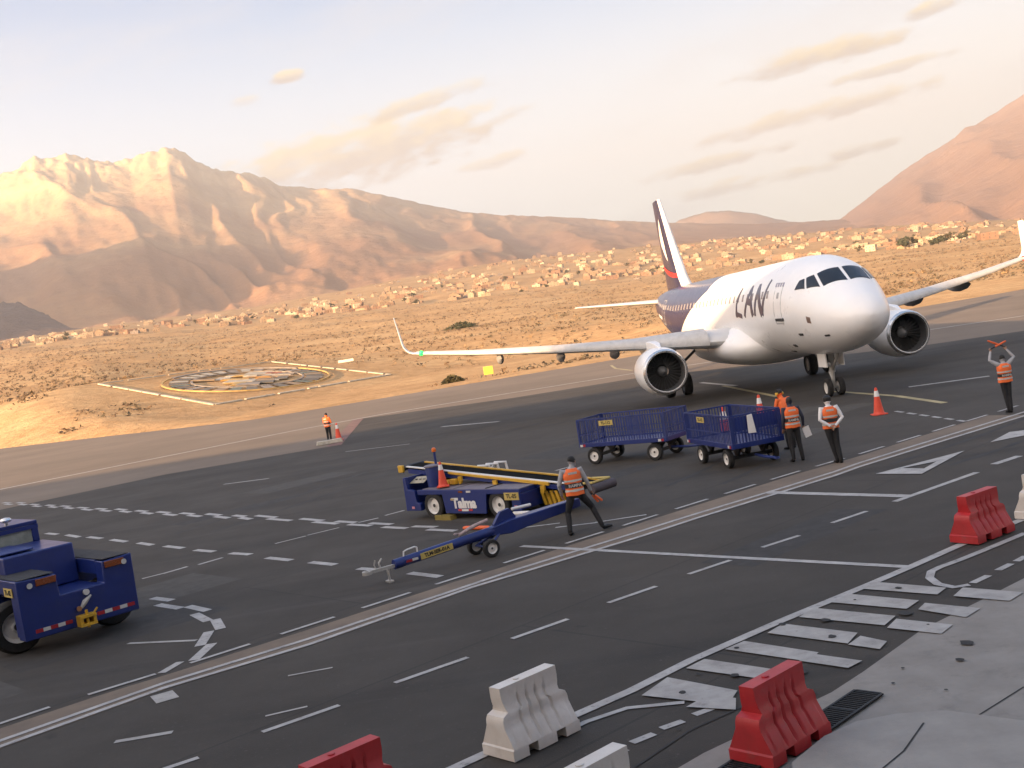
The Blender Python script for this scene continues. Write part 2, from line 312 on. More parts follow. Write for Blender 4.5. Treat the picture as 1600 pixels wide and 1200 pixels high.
LINES = [((-5.01, 13.8), (-4.63, 14.03), 0.11, 0), ((-3.95, 14.64), (-3.02, 15.27), 0.11, 0), ((-2.31, 15.9), (-1.28, 16.61), 0.11, 0), ((-0.61, 17.25), (0.3, 17.89), 0.11, 0), ((1.01, 18.51), (1.9, 19.12), 0.11, 0), ((2.54, 19.62), (3.4, 20.18), 0.11, 0), ((4.12, 20.8), (4.95, 21.31), 0.11, 0), ((5.78, 21.98), (6.66, 22.57), 0.11, 0), ((7.41, 23.08), (9.87, 24.85), 0.16, 0), ((10.54, 25.51), (11.38, 26.05), 0.2, 0), ((-0.35, 24.61), (5.85, 17.74), 0.16, 0), ((5.56, 26.45), (7.86, 23.37), 0.26, 0), ((-4.09, 17.14), (-3.41, 17.21), 0.06, 1), ((-6.13, 16.97), (-5.83, 17.13), 0.5, 1), ((-6.11, 15.21), (-5.32, 15.24), 0.12, 1), ((-4.05, 15.3), (-3.49, 15.44), 0.06, 1), ((12.68, 38.08), (12.72, 37.45), 0.14, 0), ((12.74, 37.08), (12.78, 36.48), 0.14, 0), ((12.8, 36.13), (12.84, 35.56), 0.14, 0), ((12.86, 35.22), (12.9, 34.68), 0.14, 0), ((12.92, 34.36), (12.95, 33.85), 0.14, 0), ((12.97, 33.54), (13.0, 33.05), 0.14, 0), ((13.61, 48.18), (14.34, 42.75), 0.25, 3), ((14.34, 42.75), (14.43, 38.24), 0.25, 3), ((15.74, 45.27), (18.73, 44.59), 0.35, 1), ((10.95, 66.14), (11.7, 59.69), 0.3, 1), ((8.02, 68.51), (9.07, 67.56), 0.3, 1), ((9.65, 108.03), (9.3, 100.15), 0.25, 3), ((9.3, 100.15), (9.89, 92.31), 0.25, 3), ((11.29, 61.06), (11.55, 49.95), 0.25, 3), ((-27.08, 58.57), (-26.31, 57.69), 0.22, 0), ((-26.5, 57.51), (-25.72, 56.52), 0.22, 0), ((-25.78, 57.23), (-24.97, 56.26), 0.22, 0), ((-25.16, 56.09), (-24.34, 55.02), 0.22, 0), ((-24.15, 55.02), (-23.36, 54.09), 0.22, 0), ((-23.55, 53.93), (-22.76, 52.91), 0.22, 0), ((-22.61, 53.2), (-21.86, 52.29), 0.22, 0), ((-22.04, 52.14), (-21.29, 51.14), 0.22, 0), ((-21.3, 51.62), (-20.47, 50.6), 0.22, 0), ((-20.65, 50.46), (-19.83, 49.36), 0.22, 0), ((-19.74, 49.59), (-18.92, 48.58), 0.22, 0), ((-19.1, 48.46), (-18.29, 47.39), 0.22, 0), ((-18.27, 47.8), (-17.5, 46.87), 0.22, 0), ((-17.68, 46.75), (-16.93, 45.76), 0.22, 0), ((-16.89, 46.3), (-16.14, 45.33), 0.22, 0), ((-16.32, 45.22), (-15.59, 44.2), 0.22, 0), ((-15.45, 44.47), (-14.71, 43.52), 0.22, 0), ((-14.89, 43.42), (-14.17, 42.44), 0.22, 0), ((-14.09, 42.85), (-13.32, 41.83), 0.22, 0), ((-13.49, 41.74), (-12.74, 40.7), 0.22, 0), ((-12.72, 41.21), (-11.98, 40.26), 0.22, 0), ((-12.14, 40.17), (-11.43, 39.19), 0.22, 0), ((-11.37, 39.73), (-10.6, 38.67), 0.22, 0), ((-10.77, 38.59), (-10.03, 37.53), 0.22, 0), ((-10.0, 38.06), (-9.41, 37.25), 0.22, 0), ((-9.57, 37.17), (-9.01, 36.34), 0.22, 0), ((-9.01, 37.08), (-8.07, 35.8), 0.2, 0), ((-8.36, 35.83), (-7.35, 34.52), 0.2, 0), ((-7.07, 34.61), (-6.18, 33.42), 0.2, 0), ((-6.48, 33.47), (-5.57, 32.3), 0.2, 0), ((-5.71, 32.87), (-5.01, 32.0), 0.2, 0), ((-5.19, 31.85), (-4.44, 30.95), 0.2, 0), ((-4.54, 31.46), (-3.83, 30.61), 0.2, 0), ((-4.06, 30.4), (-3.32, 29.54), 0.2, 0), ((-3.18, 29.71), (-2.5, 29.0), 0.2, 0), ((-2.72, 28.82), (-1.95, 27.95), 0.2, 0), ((-0.39, 26.91), (0.61, 26.72), 0.1, 0), ((0.48, 26.22), (1.48, 26.01), 0.1, 0), ((1.41, 26.07), (2.61, 26.03), 0.1, 0), ((-17.81, 41.48), (-17.03, 40.57), 0.2, 0), ((-16.48, 40.0), (-15.57, 38.8), 0.2, 0), ((-15.12, 38.42), (-14.28, 37.41), 0.2, 0), ((-13.72, 36.73), (-12.85, 35.63), 0.2, 0), ((-12.23, 34.92), (-11.48, 33.95), 0.2, 0), ((-10.91, 33.31), (-10.07, 32.3), 0.2, 0), ((-9.52, 31.57), (-8.76, 30.73), 0.2, 0), ((-8.14, 30.01), (-7.42, 29.27), 0.2, 0), ((-6.8, 28.37), (-6.0, 27.43), 0.2, 0), ((-5.41, 26.75), (-4.68, 25.9), 0.2, 0), ((-2.75, 23.59), (-2.04, 22.71), 0.2, 0), ((-4.02, 24.99), (-3.56, 24.51), 0.2, 0), ((-9.92, 28.15), (-9.27, 28.58), 0.12, 1), ((-9.47, 28.42), (-8.99, 28.92), 0.14, 0), ((-8.71, 28.95), (-8.21, 29.47), 0.14, 0), ((-7.02, 30.45), (-6.26, 30.96), 0.1, 1), ((-6.24, 31.04), (-5.42, 31.53), 0.1, 1), ((-4.92, 31.92), (-4.38, 32.19), 0.12, 0), ((-4.21, 32.47), (-3.69, 32.9), 0.12, 0), ((0.96, 36.49), (1.51, 36.99), 0.12, 0), ((-2.52, 35.32), (-1.32, 36.65), 0.1, 1), ((-4.29, 63.48), (-1.0, 60.64), 0.35, 1), ((-13.24, 49.67), (-11.11, 49.08), 0.2, 1), ((-8.82, 56.82), (-5.43, 55.41), 0.15, 1), ((-8.77, 25.33), (-8.14, 24.69), 0.2, 0), ((-8.39, 24.46), (-7.64, 23.65), 0.2, 0), ((-7.52, 23.76), (-6.88, 22.97), 0.2, 0), ((-7.13, 22.86), (-6.61, 21.97), 0.2, 0), ((-6.48, 22.02), (-6.14, 21.1), 0.2, 0), ((-6.35, 21.05), (-6.24, 20.01), 0.2, 0), ((-6.03, 20.04), (-6.08, 19.04), 0.2, 0), ((-7.91, 21.11), (-6.43, 20.48), 0.1, 1), ((-6.32, 19.07), (-6.48, 18.52), 0.16, 0), ((0.36, 11.93), (0.61, 12.1), 0.12, 0), ((1.06, 12.54), (1.33, 12.67), 0.12, 0), ((0.69, 12.26), (0.96, 12.42), 0.12, 0), ((1.48, 12.81), (1.71, 12.93), 0.12, 0), ((6.21, 16.35), (6.56, 16.61), 0.12, 0), ((6.79, 16.81), (7.1, 17.05), 0.12, 0), ((7.22, 17.14), (7.47, 17.35), 0.12, 0)]
POLYS = [([(8.19, 26.63), (8.95, 25.69), (9.24, 26.32), (8.91, 26.85)], 0), ([(8.95, 25.69), (10.86, 27.92), (9.81, 27.02), (9.24, 26.32)], 0), ([(10.86, 27.92), (8.19, 26.63), (8.91, 26.85), (9.81, 27.02)], 0), ([(11.8, 28.59), (12.82, 29.74), (13.21, 29.64), (12.82, 28.81)], 0), ([(4.77, 16.92), (5.03, 17.22), (5.8, 16.29), (5.56, 16.02)], 1), ([(4.16, 16.46), (4.5, 16.78), (5.24, 15.87), (4.95, 15.56)], 1), ([(3.54, 15.98), (3.85, 16.32), (4.71, 15.32), (4.44, 14.98)], 1), ([(2.96, 15.46), (3.26, 15.78), (4.03, 14.84), (3.78, 14.46)], 1), ([(2.28, 15.03), (2.59, 15.26), (3.35, 14.29), (3.14, 14.0)], 1), ([(1.66, 14.49), (1.95, 14.75), (2.8, 13.77), (2.58, 13.5)], 1), ([(5.07, 15.45), (5.26, 15.7), (5.78, 15.06), (5.46, 14.77)], 1), ([(4.43, 14.85), (4.67, 15.18), (5.2, 14.55), (4.93, 14.26)], 1), ([(3.77, 14.41), (4.02, 14.69), (4.24, 14.3), (4.06, 14.04)], 1), ([(5.71, 15.81), (5.99, 16.16), (6.56, 15.47), (6.23, 15.18)], 1), ([(3.04, 14.08), (3.27, 14.26), (3.73, 13.71), (3.5, 13.53)], 1), ([(0.98, 13.71), (1.38, 14.24), (2.1, 13.35), (1.9, 12.92)], 1), ([(1.43, 13.07), (1.76, 13.37), (2.03, 13.1), (1.95, 12.73)], 1), ([(4.04, 13.86), (4.31, 14.68), (4.79, 14.2), (4.47, 13.37)], 4)]
PLINES = [([(-1.36, 12.28), (-0.96, 12.61), (0.08, 13.37), (0.89, 13.99), (1.78, 14.81), (3.26, 15.94), (4.95, 17.14), (5.84, 17.8), (6.96, 18.66), (8.61, 19.83)], 0.17, 0), ([(-0.65, 12.38), (-0.04, 12.88), (0.25, 13.13), (0.76, 13.37), (1.44, 13.26)], 0.1, 0), ([(8.13, 18.78), (7.16, 18.11), (6.59, 17.73), (6.18, 17.49), (5.97, 17.32), (5.81, 16.97), (5.78, 16.56), (5.9, 16.27), (6.13, 16.27)], 0.13, 0)]
CONC = [(0.7, 11.06), (1.39, 11.67), (2.03, 12.11), (3.09, 12.84), (3.64, 13.37), (4.79, 14.58), (5.92, 15.43), (6.97, 16.24)]
CURVE = [(2.14, 10.9), (2.61, 11.42), (3.02, 11.67), (3.45, 11.71), (3.94, 11.59), (4.52, 11.01)]
JOINTS = [[(3.32, 10.82), (4.16, 11.45), (4.99, 12.09)], [(3.89, 12.99), (4.28, 12.44), (5.49, 13.17)], [(3.31, 12.8), (4.29, 12.1), (4.79, 11.65)]]
DBL1 = [(-8.35, 15.47), (-7.97, 15.81), (-6.16, 17.55), (-4.09, 18.85), (-1.35, 21.28), (-0.58, 21.77), (2.18, 23.6), (3.52, 24.62), (5.57, 26.03), (7.4, 27.29), (8.18, 27.97), (10.1, 29.32), (14.52, 32.38)]
DBL2 = [(-8.49, 15.76), (-8.09, 16.09), (-6.24, 17.84), (-4.16, 19.24), (-1.57, 21.35), (-0.58, 22.18), (2.24, 24.16), (3.61, 25.15), (5.69, 26.53), (7.56, 27.85), (8.37, 28.55), (10.33, 29.96), (14.89, 33.16)]
DASH = [(-8.91, 16.63), (-8.5, 16.99), (-7.98, 17.45), (-7.22, 18.06), (-6.41, 18.61), (-4.94, 19.77), (-4.34, 20.24), (-1.82, 22.26), (-0.57, 23.18), (0.9, 24.32), (1.63, 24.86), (3.82, 26.54), (6.71, 28.65), (8.82, 30.0), (12.22, 32.46), (15.74, 34.97)]
TAN = [(-8.78, 16.36), (-8.39, 16.75), (-7.87, 17.19), (-7.14, 17.83), (-6.34, 18.36), (-4.89, 19.49), (-4.29, 19.94), (-1.81, 21.96), (-0.57, 22.86), (0.88, 24.03), (1.6, 24.57), (3.77, 26.21), (6.64, 28.36), (8.72, 29.68), (12.17, 32.34), (15.67, 34.82)]
GRATE = [[(2.76, 12.23), (2.68, 11.82), (3.56, 12.5), (3.34, 12.79)], [(1.22, 11.3), (1.66, 11.51), (1.97, 11.11), (1.83, 10.94)]]

def flat_strip(b, pts, w, m=0, z=.009):
    pts = [Vector((p[0], p[1], 0)) for p in pts]; vs = []
    for i, p in enumerate(pts):
        d = (pts[min(i+1, len(pts)-1)]-pts[max(i-1, 0)]).normalized(); n = Vector((-d.y, d.x, 0))*w/2
        vs += [(p.x+n.x, p.y+n.y, z), (p.x-n.x, p.y-n.y, z)]
    b._add(vs, [(2*i, 2*i+1, 2*i+3, 2*i+2) for i in range(len(pts)-1)], m)
MK = [M_paint, M_paint_old, M_paint_red, mat('yellow_road_paint', (.42, .36, .2), .8, var=.2, vscale=1.), mat('reflection_patch', (.42, .41, .38), .8, var=.2, vscale=5)]  # last material paints a pale window reflection; its patch is skipped below
b = MB()
for i, (p, q, w, m) in enumerate(LINES): flat_strip(b, [p, q], w, m, .012+.0003*(i % 7))
for pts, w, m in PLINES: flat_strip(b, pts, w, m, .0165)
for i, (pts, m) in enumerate(POLYS):
    if m != 4: b._add([(x, y, .019+.0004*i) for x, y in pts], [tuple(range(len(pts)))], m)
flat_strip(b, DBL1, .13, 0, .0165); flat_strip(b, DBL2, .13, 0, .0165)
# broken line beside the kerb strip
def resample(pts, step):
    pts = [Vector((*p, 0)) for p in pts]; out = []; acc = 0.
    for p, q in zip(pts[:-1], pts[1:]):
        l = (q-p).length
        while acc < l: out.append(p+(q-p)*(acc/l)); acc += step
        acc -= l
    return out
dd = [Vector((*p, 0)) for p in DASH]
rsd = resample(DASH, .1)
i = 2
while i+11 < len(rsd):
    flat_strip(b, [tuple(rsd[i][:2]), tuple(rsd[i+11][:2])], .11, 0, .0175); i += 17
flat_strip(b, [(-11.74, 84.24), (-10.16, 61.79)], .8, 2, .013)
flat_strip(b, [(-75, 33), (-31.95, 68.99), (-24.09, 75.67), (-16.22, 82.35), (-9.96, 85.71), (-0.11, 87.09), (9.95, 87.59), (40, 82)], .5, 1, .013)
struct(b.build('road_markings', MK, smooth=0))
b = MB(); q = TAN+[p for p in reversed(DBL1)]
b._add([(x, y, .008) for x, y in TAN]+[(x, y, .008) for x, y in DBL1[:len(TAN)]], [], 0)
b = MB()
vs = []
d1 = resample(DBL1, .5); t1 = resample(TAN, .5)
for i in range(min(len(d1), len(t1))):
    vs += [(t1[i].x, t1[i].y, .008), (d1[i].x+.1, d1[i].y-.02, .008)]
b._add(vs, [(2*i, 2*i+1, 2*i+3, 2*i+2) for i in range(len(vs)//2-1)], 0); struct(b.build('dusty_strip', M_tan, smooth=0))
# repairs, seams and rubber on the asphalt
b = MB(); random.seed(31)
for k in range(16):
    x, y = random.uniform(-14, 12), random.uniform(15, 48); L_, W_ = random.uniform(.6, 3.2), random.uniform(.4, 1.3); c, s_ = math.cos(.72), math.sin(.72)
    b._add([(x+c*u-s_*v, y+s_*u+c*v, .0055+.0001*k) for u, v in ((-L_, -W_), (L_, -W_*.95), (L_*.97, W_), (-L_, W_))], [(0, 1, 2, 3)], k % 2)
for k in range(9):
    x, y, a = random.uniform(-12, 10), random.uniform(18, 60), random.uniform(.1, 1.1); cv = random.uniform(-.03, .03)
    for o in (0, 1.7): flat_strip(b, [(x+math.cos(a+cv*i)*i*1.1-math.sin(a)*o, y+math.sin(a+cv*i)*i*1.1+math.cos(a)*o) for i in range(11)], .17, 2, .0072)
for k in range(0): x, y = random.uniform(-14, 8), random.uniform(14, 30); flat_strip(b, [(x+.8*i*math.cos(.72+.25*math.sin(i*2.1+k)), y+.8*i*math.sin(.72+.25*math.sin(i*1.7+k))) for i in range(9)], .025, 3, .0076)
struct(b.build('asphalt_repairs', [mat('patch_dark', (.04, .037, .034), .85, var=.15), mat('patch_light', (.068, .062, .054), .88, var=.15), mat('tyre_rubber_mark', (.036, .034, .032), .8, var=.25, vscale=.8), mat('crack_seal', (.025, .024, .023), .7)], smooth=0))
# concrete slabs of the terminal forecourt
sheet('forecourt', CONC+[(14, 20), (30, 24), (30, 0), (0, 5)], .010, M_concrete)
b = MB(); n = len(CURVE)
low = [(x, y) for x, y in CURVE]+[(9, 10.5), (6, 6), (1.5, 8)]
b._add([(x, y, .0105) for x, y in low]+[(x, y, .09) for x, y in low], [tuple(range(len(low), 2*len(low)))]+[(i, (i+1) % len(low), (i+1) % len(low)+len(low), i+len(low)) for i in range(len(low))], 0)
struct(b.build('pavement', mat('pale_concrete', (.34, .318, .288), .85, var=.12, vscale=1.5, bump=.1), smooth=0))
M_joint = mat('joint_tar', (.035, .035, .035), .9)
b = MB()
for j in JOINTS[:1]: flat_strip(b, j, .02, 0, .0145)
flat_strip(b, [(2.75, 10.3), (3.2, 10.75), (3.62, 11.35)], .02, 0, .094)
flat_strip(b, [(0.35, 11.25), (1.35, 12.35), (2.3, 13.0)], .03, 0, .0145)
random.seed(5)
for k in range(26):   # oil spots and patches on the old zebra crossing
    x, y = 1.2+random.random()*4.2, 12.2+random.random()*4.6; w = .02+random.random()**2*.07
    if x*.8+11 < y-2.6: continue
    b._add([(x+w*math.cos(t)*(.8+.4*random.random()), y+w*1.3*math.sin(t)*(.8+.4*random.random()), .0285) for t in [i*.7 for i in range(9)]], [tuple(range(9))], 0)
struct(b.build('pavement_joints', M_joint, smooth=0))
M_grate = mat('grate_iron', (.02, .022, .024), .6, metal=.4)
for k, q in enumerate(GRATE):
    a, b0, c, d = [Vector((*p, 0)) for p in q]
    if k == 0: ctr, dr, L_, W_ = Vector((3.03, 12.2, 0)), (Vector((3.35, 12.62, 0))-Vector((2.72, 12.02, 0))).normalized(), 1.15, .34
    else: ctr, dr, L_, W_ = Vector((1.5, 10.95, 0)), (Vector((3.35, 12.62, 0))-Vector((2.72, 12.02, 0))).normalized(), 1.0, .34
    g = thing('drain_grate', ctr+Vector((0, 0, .026)), math.atan2(dr.y, dr.x), ['black iron drain grate right of the nearest red barrier', 'black iron drain grate at the left foot of the nearest red barrier'][k], 'drain grate', 'drain grates by the red barrier')
    b = MB(); b.bb(-L_/2, L_/2, -W_/2, W_/2, 0, .006); b.build('pit', mat('pit_black', (.008, .008, .009), .9), g, smooth=0)
    b = MB()
    for s in (-1, 1): b.bb(-L_/2, L_/2, s*W_/2-.015, s*W_/2+.015, 0, .02); b.bb(s*L_/2-.015, s*L_/2+.015, -W_/2+.016, W_/2-.016, 0, .02)
    b.bb(-.012, .012, -W_/2+.016, W_/2-.016, .007, .02)
    b.build('frame', M_grate, g, smooth=0); b = MB()
    for i in range(22): x = -L_/2+.04+i*(L_-.08)/21; b.bb(x-.009, x+.009, -W_/2+.016, W_/2-.016, .0065, .017)
    b.build('bars', M_grate, g, smooth=0)

# ---------------------------------------------------------------- mountains
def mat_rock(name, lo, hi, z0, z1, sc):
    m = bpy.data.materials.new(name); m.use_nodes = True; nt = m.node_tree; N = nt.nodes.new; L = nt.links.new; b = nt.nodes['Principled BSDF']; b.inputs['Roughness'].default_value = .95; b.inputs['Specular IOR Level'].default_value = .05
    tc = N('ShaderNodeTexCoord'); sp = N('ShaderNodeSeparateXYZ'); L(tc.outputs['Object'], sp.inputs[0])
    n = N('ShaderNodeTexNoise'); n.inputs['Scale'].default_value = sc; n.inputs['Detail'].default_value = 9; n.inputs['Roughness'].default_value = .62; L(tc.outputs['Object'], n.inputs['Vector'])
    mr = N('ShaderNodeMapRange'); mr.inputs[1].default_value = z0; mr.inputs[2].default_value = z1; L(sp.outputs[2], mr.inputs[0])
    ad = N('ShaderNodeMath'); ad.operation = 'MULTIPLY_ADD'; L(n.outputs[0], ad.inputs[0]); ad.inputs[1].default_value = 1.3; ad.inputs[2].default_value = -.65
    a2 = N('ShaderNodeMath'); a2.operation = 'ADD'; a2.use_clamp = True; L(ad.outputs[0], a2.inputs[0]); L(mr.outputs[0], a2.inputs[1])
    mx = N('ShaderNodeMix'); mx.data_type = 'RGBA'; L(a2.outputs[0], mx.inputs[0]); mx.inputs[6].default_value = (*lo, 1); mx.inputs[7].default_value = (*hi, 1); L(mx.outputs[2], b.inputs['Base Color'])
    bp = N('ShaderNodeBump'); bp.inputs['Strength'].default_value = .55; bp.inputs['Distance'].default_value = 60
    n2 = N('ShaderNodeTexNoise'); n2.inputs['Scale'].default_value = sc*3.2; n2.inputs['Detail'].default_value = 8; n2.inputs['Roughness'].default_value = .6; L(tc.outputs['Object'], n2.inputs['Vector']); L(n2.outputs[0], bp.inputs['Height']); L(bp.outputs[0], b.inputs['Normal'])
    return m
def mountain(name, ridge_az, ridge_e, rb, rr, a0, a1, da, nt, amp, seed, material, power=1.35, fa=.42, smooth_top=.1):
    azs = np.arange(a0, a1+.001, da); ts = np.concatenate([np.linspace(0, 1, nt), np.linspace(1.02, 1.35, 16)])
    A, T = np.meshgrid(azs, ts)
    rrid = rr*(1+.05*(vnoise(A*.25, A*0, seed)-.5)); Rr = rb+(rrid-rb)*T
    zb = terrain(A, np.full_like(A, min(rb, R_TT)))-6
    e = np.interp(A, ridge_az, ridge_e); de = (fbm(A*2.2, T*9+seed, 5, seed+1, .6)-.5)*np.interp(A, [-30, -13, -8, 30], [.6, .55, .14, .1])
    zr_ = HC+rrid*np.tan(np.radians(e)); sh = np.clip(T, 0, 1)**power
    z = zb+(zr_-zb)*sh
    x, y = polar(A, Rr)
    wx = (fbm(A*.22, T*2.5, 3, seed+5)-.5)*2.2
    g = ridged(A*fa+wx+T*.5, T*1.7+wx*.3, 5, seed+2, .47)-.62
    lump = fbm(A*.3+T, T*3.2, 4, seed+9)-.5
    env = np.clip(T/.12, 0, 1)*np.clip((1-T)/smooth_top, 0, 1); env = env*env*(3-2*env)
    fold = ridged(A*fa*.55+wx*.6+T*1.3, T*2.1+wx*.25, 2, seed+14, .34)-.6
    z = z+rrid*np.radians(de)*np.clip((T-.72)/.28, 0, 1)**1.5
    z = z+env*amp*((zr_-zb)/1400.+.1)*(fold*1.1+lump*.9*(1-T*.5)+g*1.0*np.clip((T-.5)/.4, 0, 1))
    back = np.clip(T-1, 0, 1); z = np.where(T > 1, z-(zr_-zb)*back*1.6, z)
    n, m = A.shape; v = np.stack([x, y, z], -1).reshape(-1, 3).tolist(); i = np.arange(n-1)[:, None]*m+np.arange(m-1)[None]
    f = np.stack([i, i+1, i+m+1, i+m], -1).reshape(-1, 4).tolist()
    return struct(rawmesh(name, v, f, material))
CH_AZ = [-60, -45, -36, -30, -26, -22.51, -21.04, -19.6, -18.23, -16.79, -16.01, -15.0, -14.24, -13.59, -12.42, -11.23, -9.8, -7.96, -6.4, -4.88, -3.04, -1.2, .69, 3.54, 6.36, 9.48, 13.15, 17.06, 22, 30, 45]
CH_E = [2.8, 4, 6, 8.2, 9.6, 10.75, 11.26, 11.42, 11.0, 10.86, 11.07, 11.25, 10.89, 10.27, 9.92, 9.63, 8.83, 8.43, 8.22, 7.69, 7.01, 6.35, 5.86, 5.35, 4.66, 4.04, 3.35, 2.85, 2.5, 2.3, 2.2]
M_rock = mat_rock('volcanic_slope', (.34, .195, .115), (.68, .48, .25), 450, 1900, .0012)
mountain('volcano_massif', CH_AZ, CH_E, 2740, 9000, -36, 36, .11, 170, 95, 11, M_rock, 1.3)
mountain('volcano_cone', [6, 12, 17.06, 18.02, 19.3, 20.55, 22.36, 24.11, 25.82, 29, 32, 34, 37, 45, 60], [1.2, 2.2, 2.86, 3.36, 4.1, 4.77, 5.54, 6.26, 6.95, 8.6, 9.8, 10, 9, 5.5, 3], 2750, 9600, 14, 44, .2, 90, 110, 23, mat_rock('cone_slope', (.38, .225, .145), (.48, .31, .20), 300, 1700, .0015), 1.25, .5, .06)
mountain('far_hill', [6, 8.5, 9.5, 10.79, 12.03, 13.23, 14.39, 17], [2.6, 3.6, 4.15, 4.33, 4.21, 3.87, 3.35, 2.4], 9800, 12500, 5, 18, .15, 24, 60, 41, M_rock, 1.0)
mountain('dark_hill', [-40, -34, -28, -23.46, -22.39, -21.37, -20.37, -19.04, -18, -16.5], [4.2, 5.0, 5.6, 5.05, 4.72, 4.1, 3.4, 2.75, 2.3, 1.5], 2720, 3400, -40, -16.5, .12, 40, 60, 51, mat_rock('shaded_hill_slope', (.10, .075, .07), (.15, .115, .10), 60, 330, .006), .85, .8)  # slope colour darkened for the shade this hill lies in
# added hill out of frame, shaped to throw evening shade over the massif foot
def shading_hill():
    s = Vector((TO_SUN.x, TO_SUN.y)).normalized(); n = Vector((-s.y, s.x)); vs = []; fs = []; nu, nv = 60, 24
    for i in range(nu):
        p = WH_P0+(WH_P1-WH_P0)*i/(nu-1); u = i/(nu-1)
        for j in range(nv):
            q = WH_S-900+1800*j/(nv-1); hh = WH_H*math.sin(math.pi*u)**.45*math.exp(-((q-WH_S)/420)**2)*(.8+.35*float(fbm(np.array(p/500.), np.array(q/500.), 4, 77)))
            vs.append((s.x*q+n.x*p, s.y*q+n.y*p, hh-3))
    for i in range(nu-1):
        for j in range(nv-1): k = i*nv+j; fs.append((k, k+1, k+nv+1, k+nv))
    struct(rawmesh('added_shading_hill', vs, fs, M_rock))
WH_P0, WH_P1, WH_S, WH_H = -6600, -2250, 1300, 1330
shading_hill()

# ---------------------------------------------------------------- unseen terminal building behind the viewer, angled and sized to shade the apron
M_wall = mat('terminal_wall', (.5, .47, .43), .8, vscale=.5); M_glassdark = mat('dark_glass', (.03, .035, .04), .08, spec=.6)
t = thing('terminal_building', (-140, -12, 0), math.atan2(9, 140), 'long pale unseen terminal building with a band of windows, shaped to shade the apron', 'building')
b = MB(); b.bb(-60, 215, -40, 0, 0, 18.0); b.build('wall', M_wall, t, smooth=0)
b = MB(); b.bb(-60.3, 215.3, -40.3, .3, 18.0, 18.5); b.build('roof', M_wall, t, smooth=0)
for k in range(27):
    b = MB(); b.bb(-56+k*10, -48+k*10, .003, .06, 3.2, 7.4); b.build('window', M_glassdark, t, smooth=0)

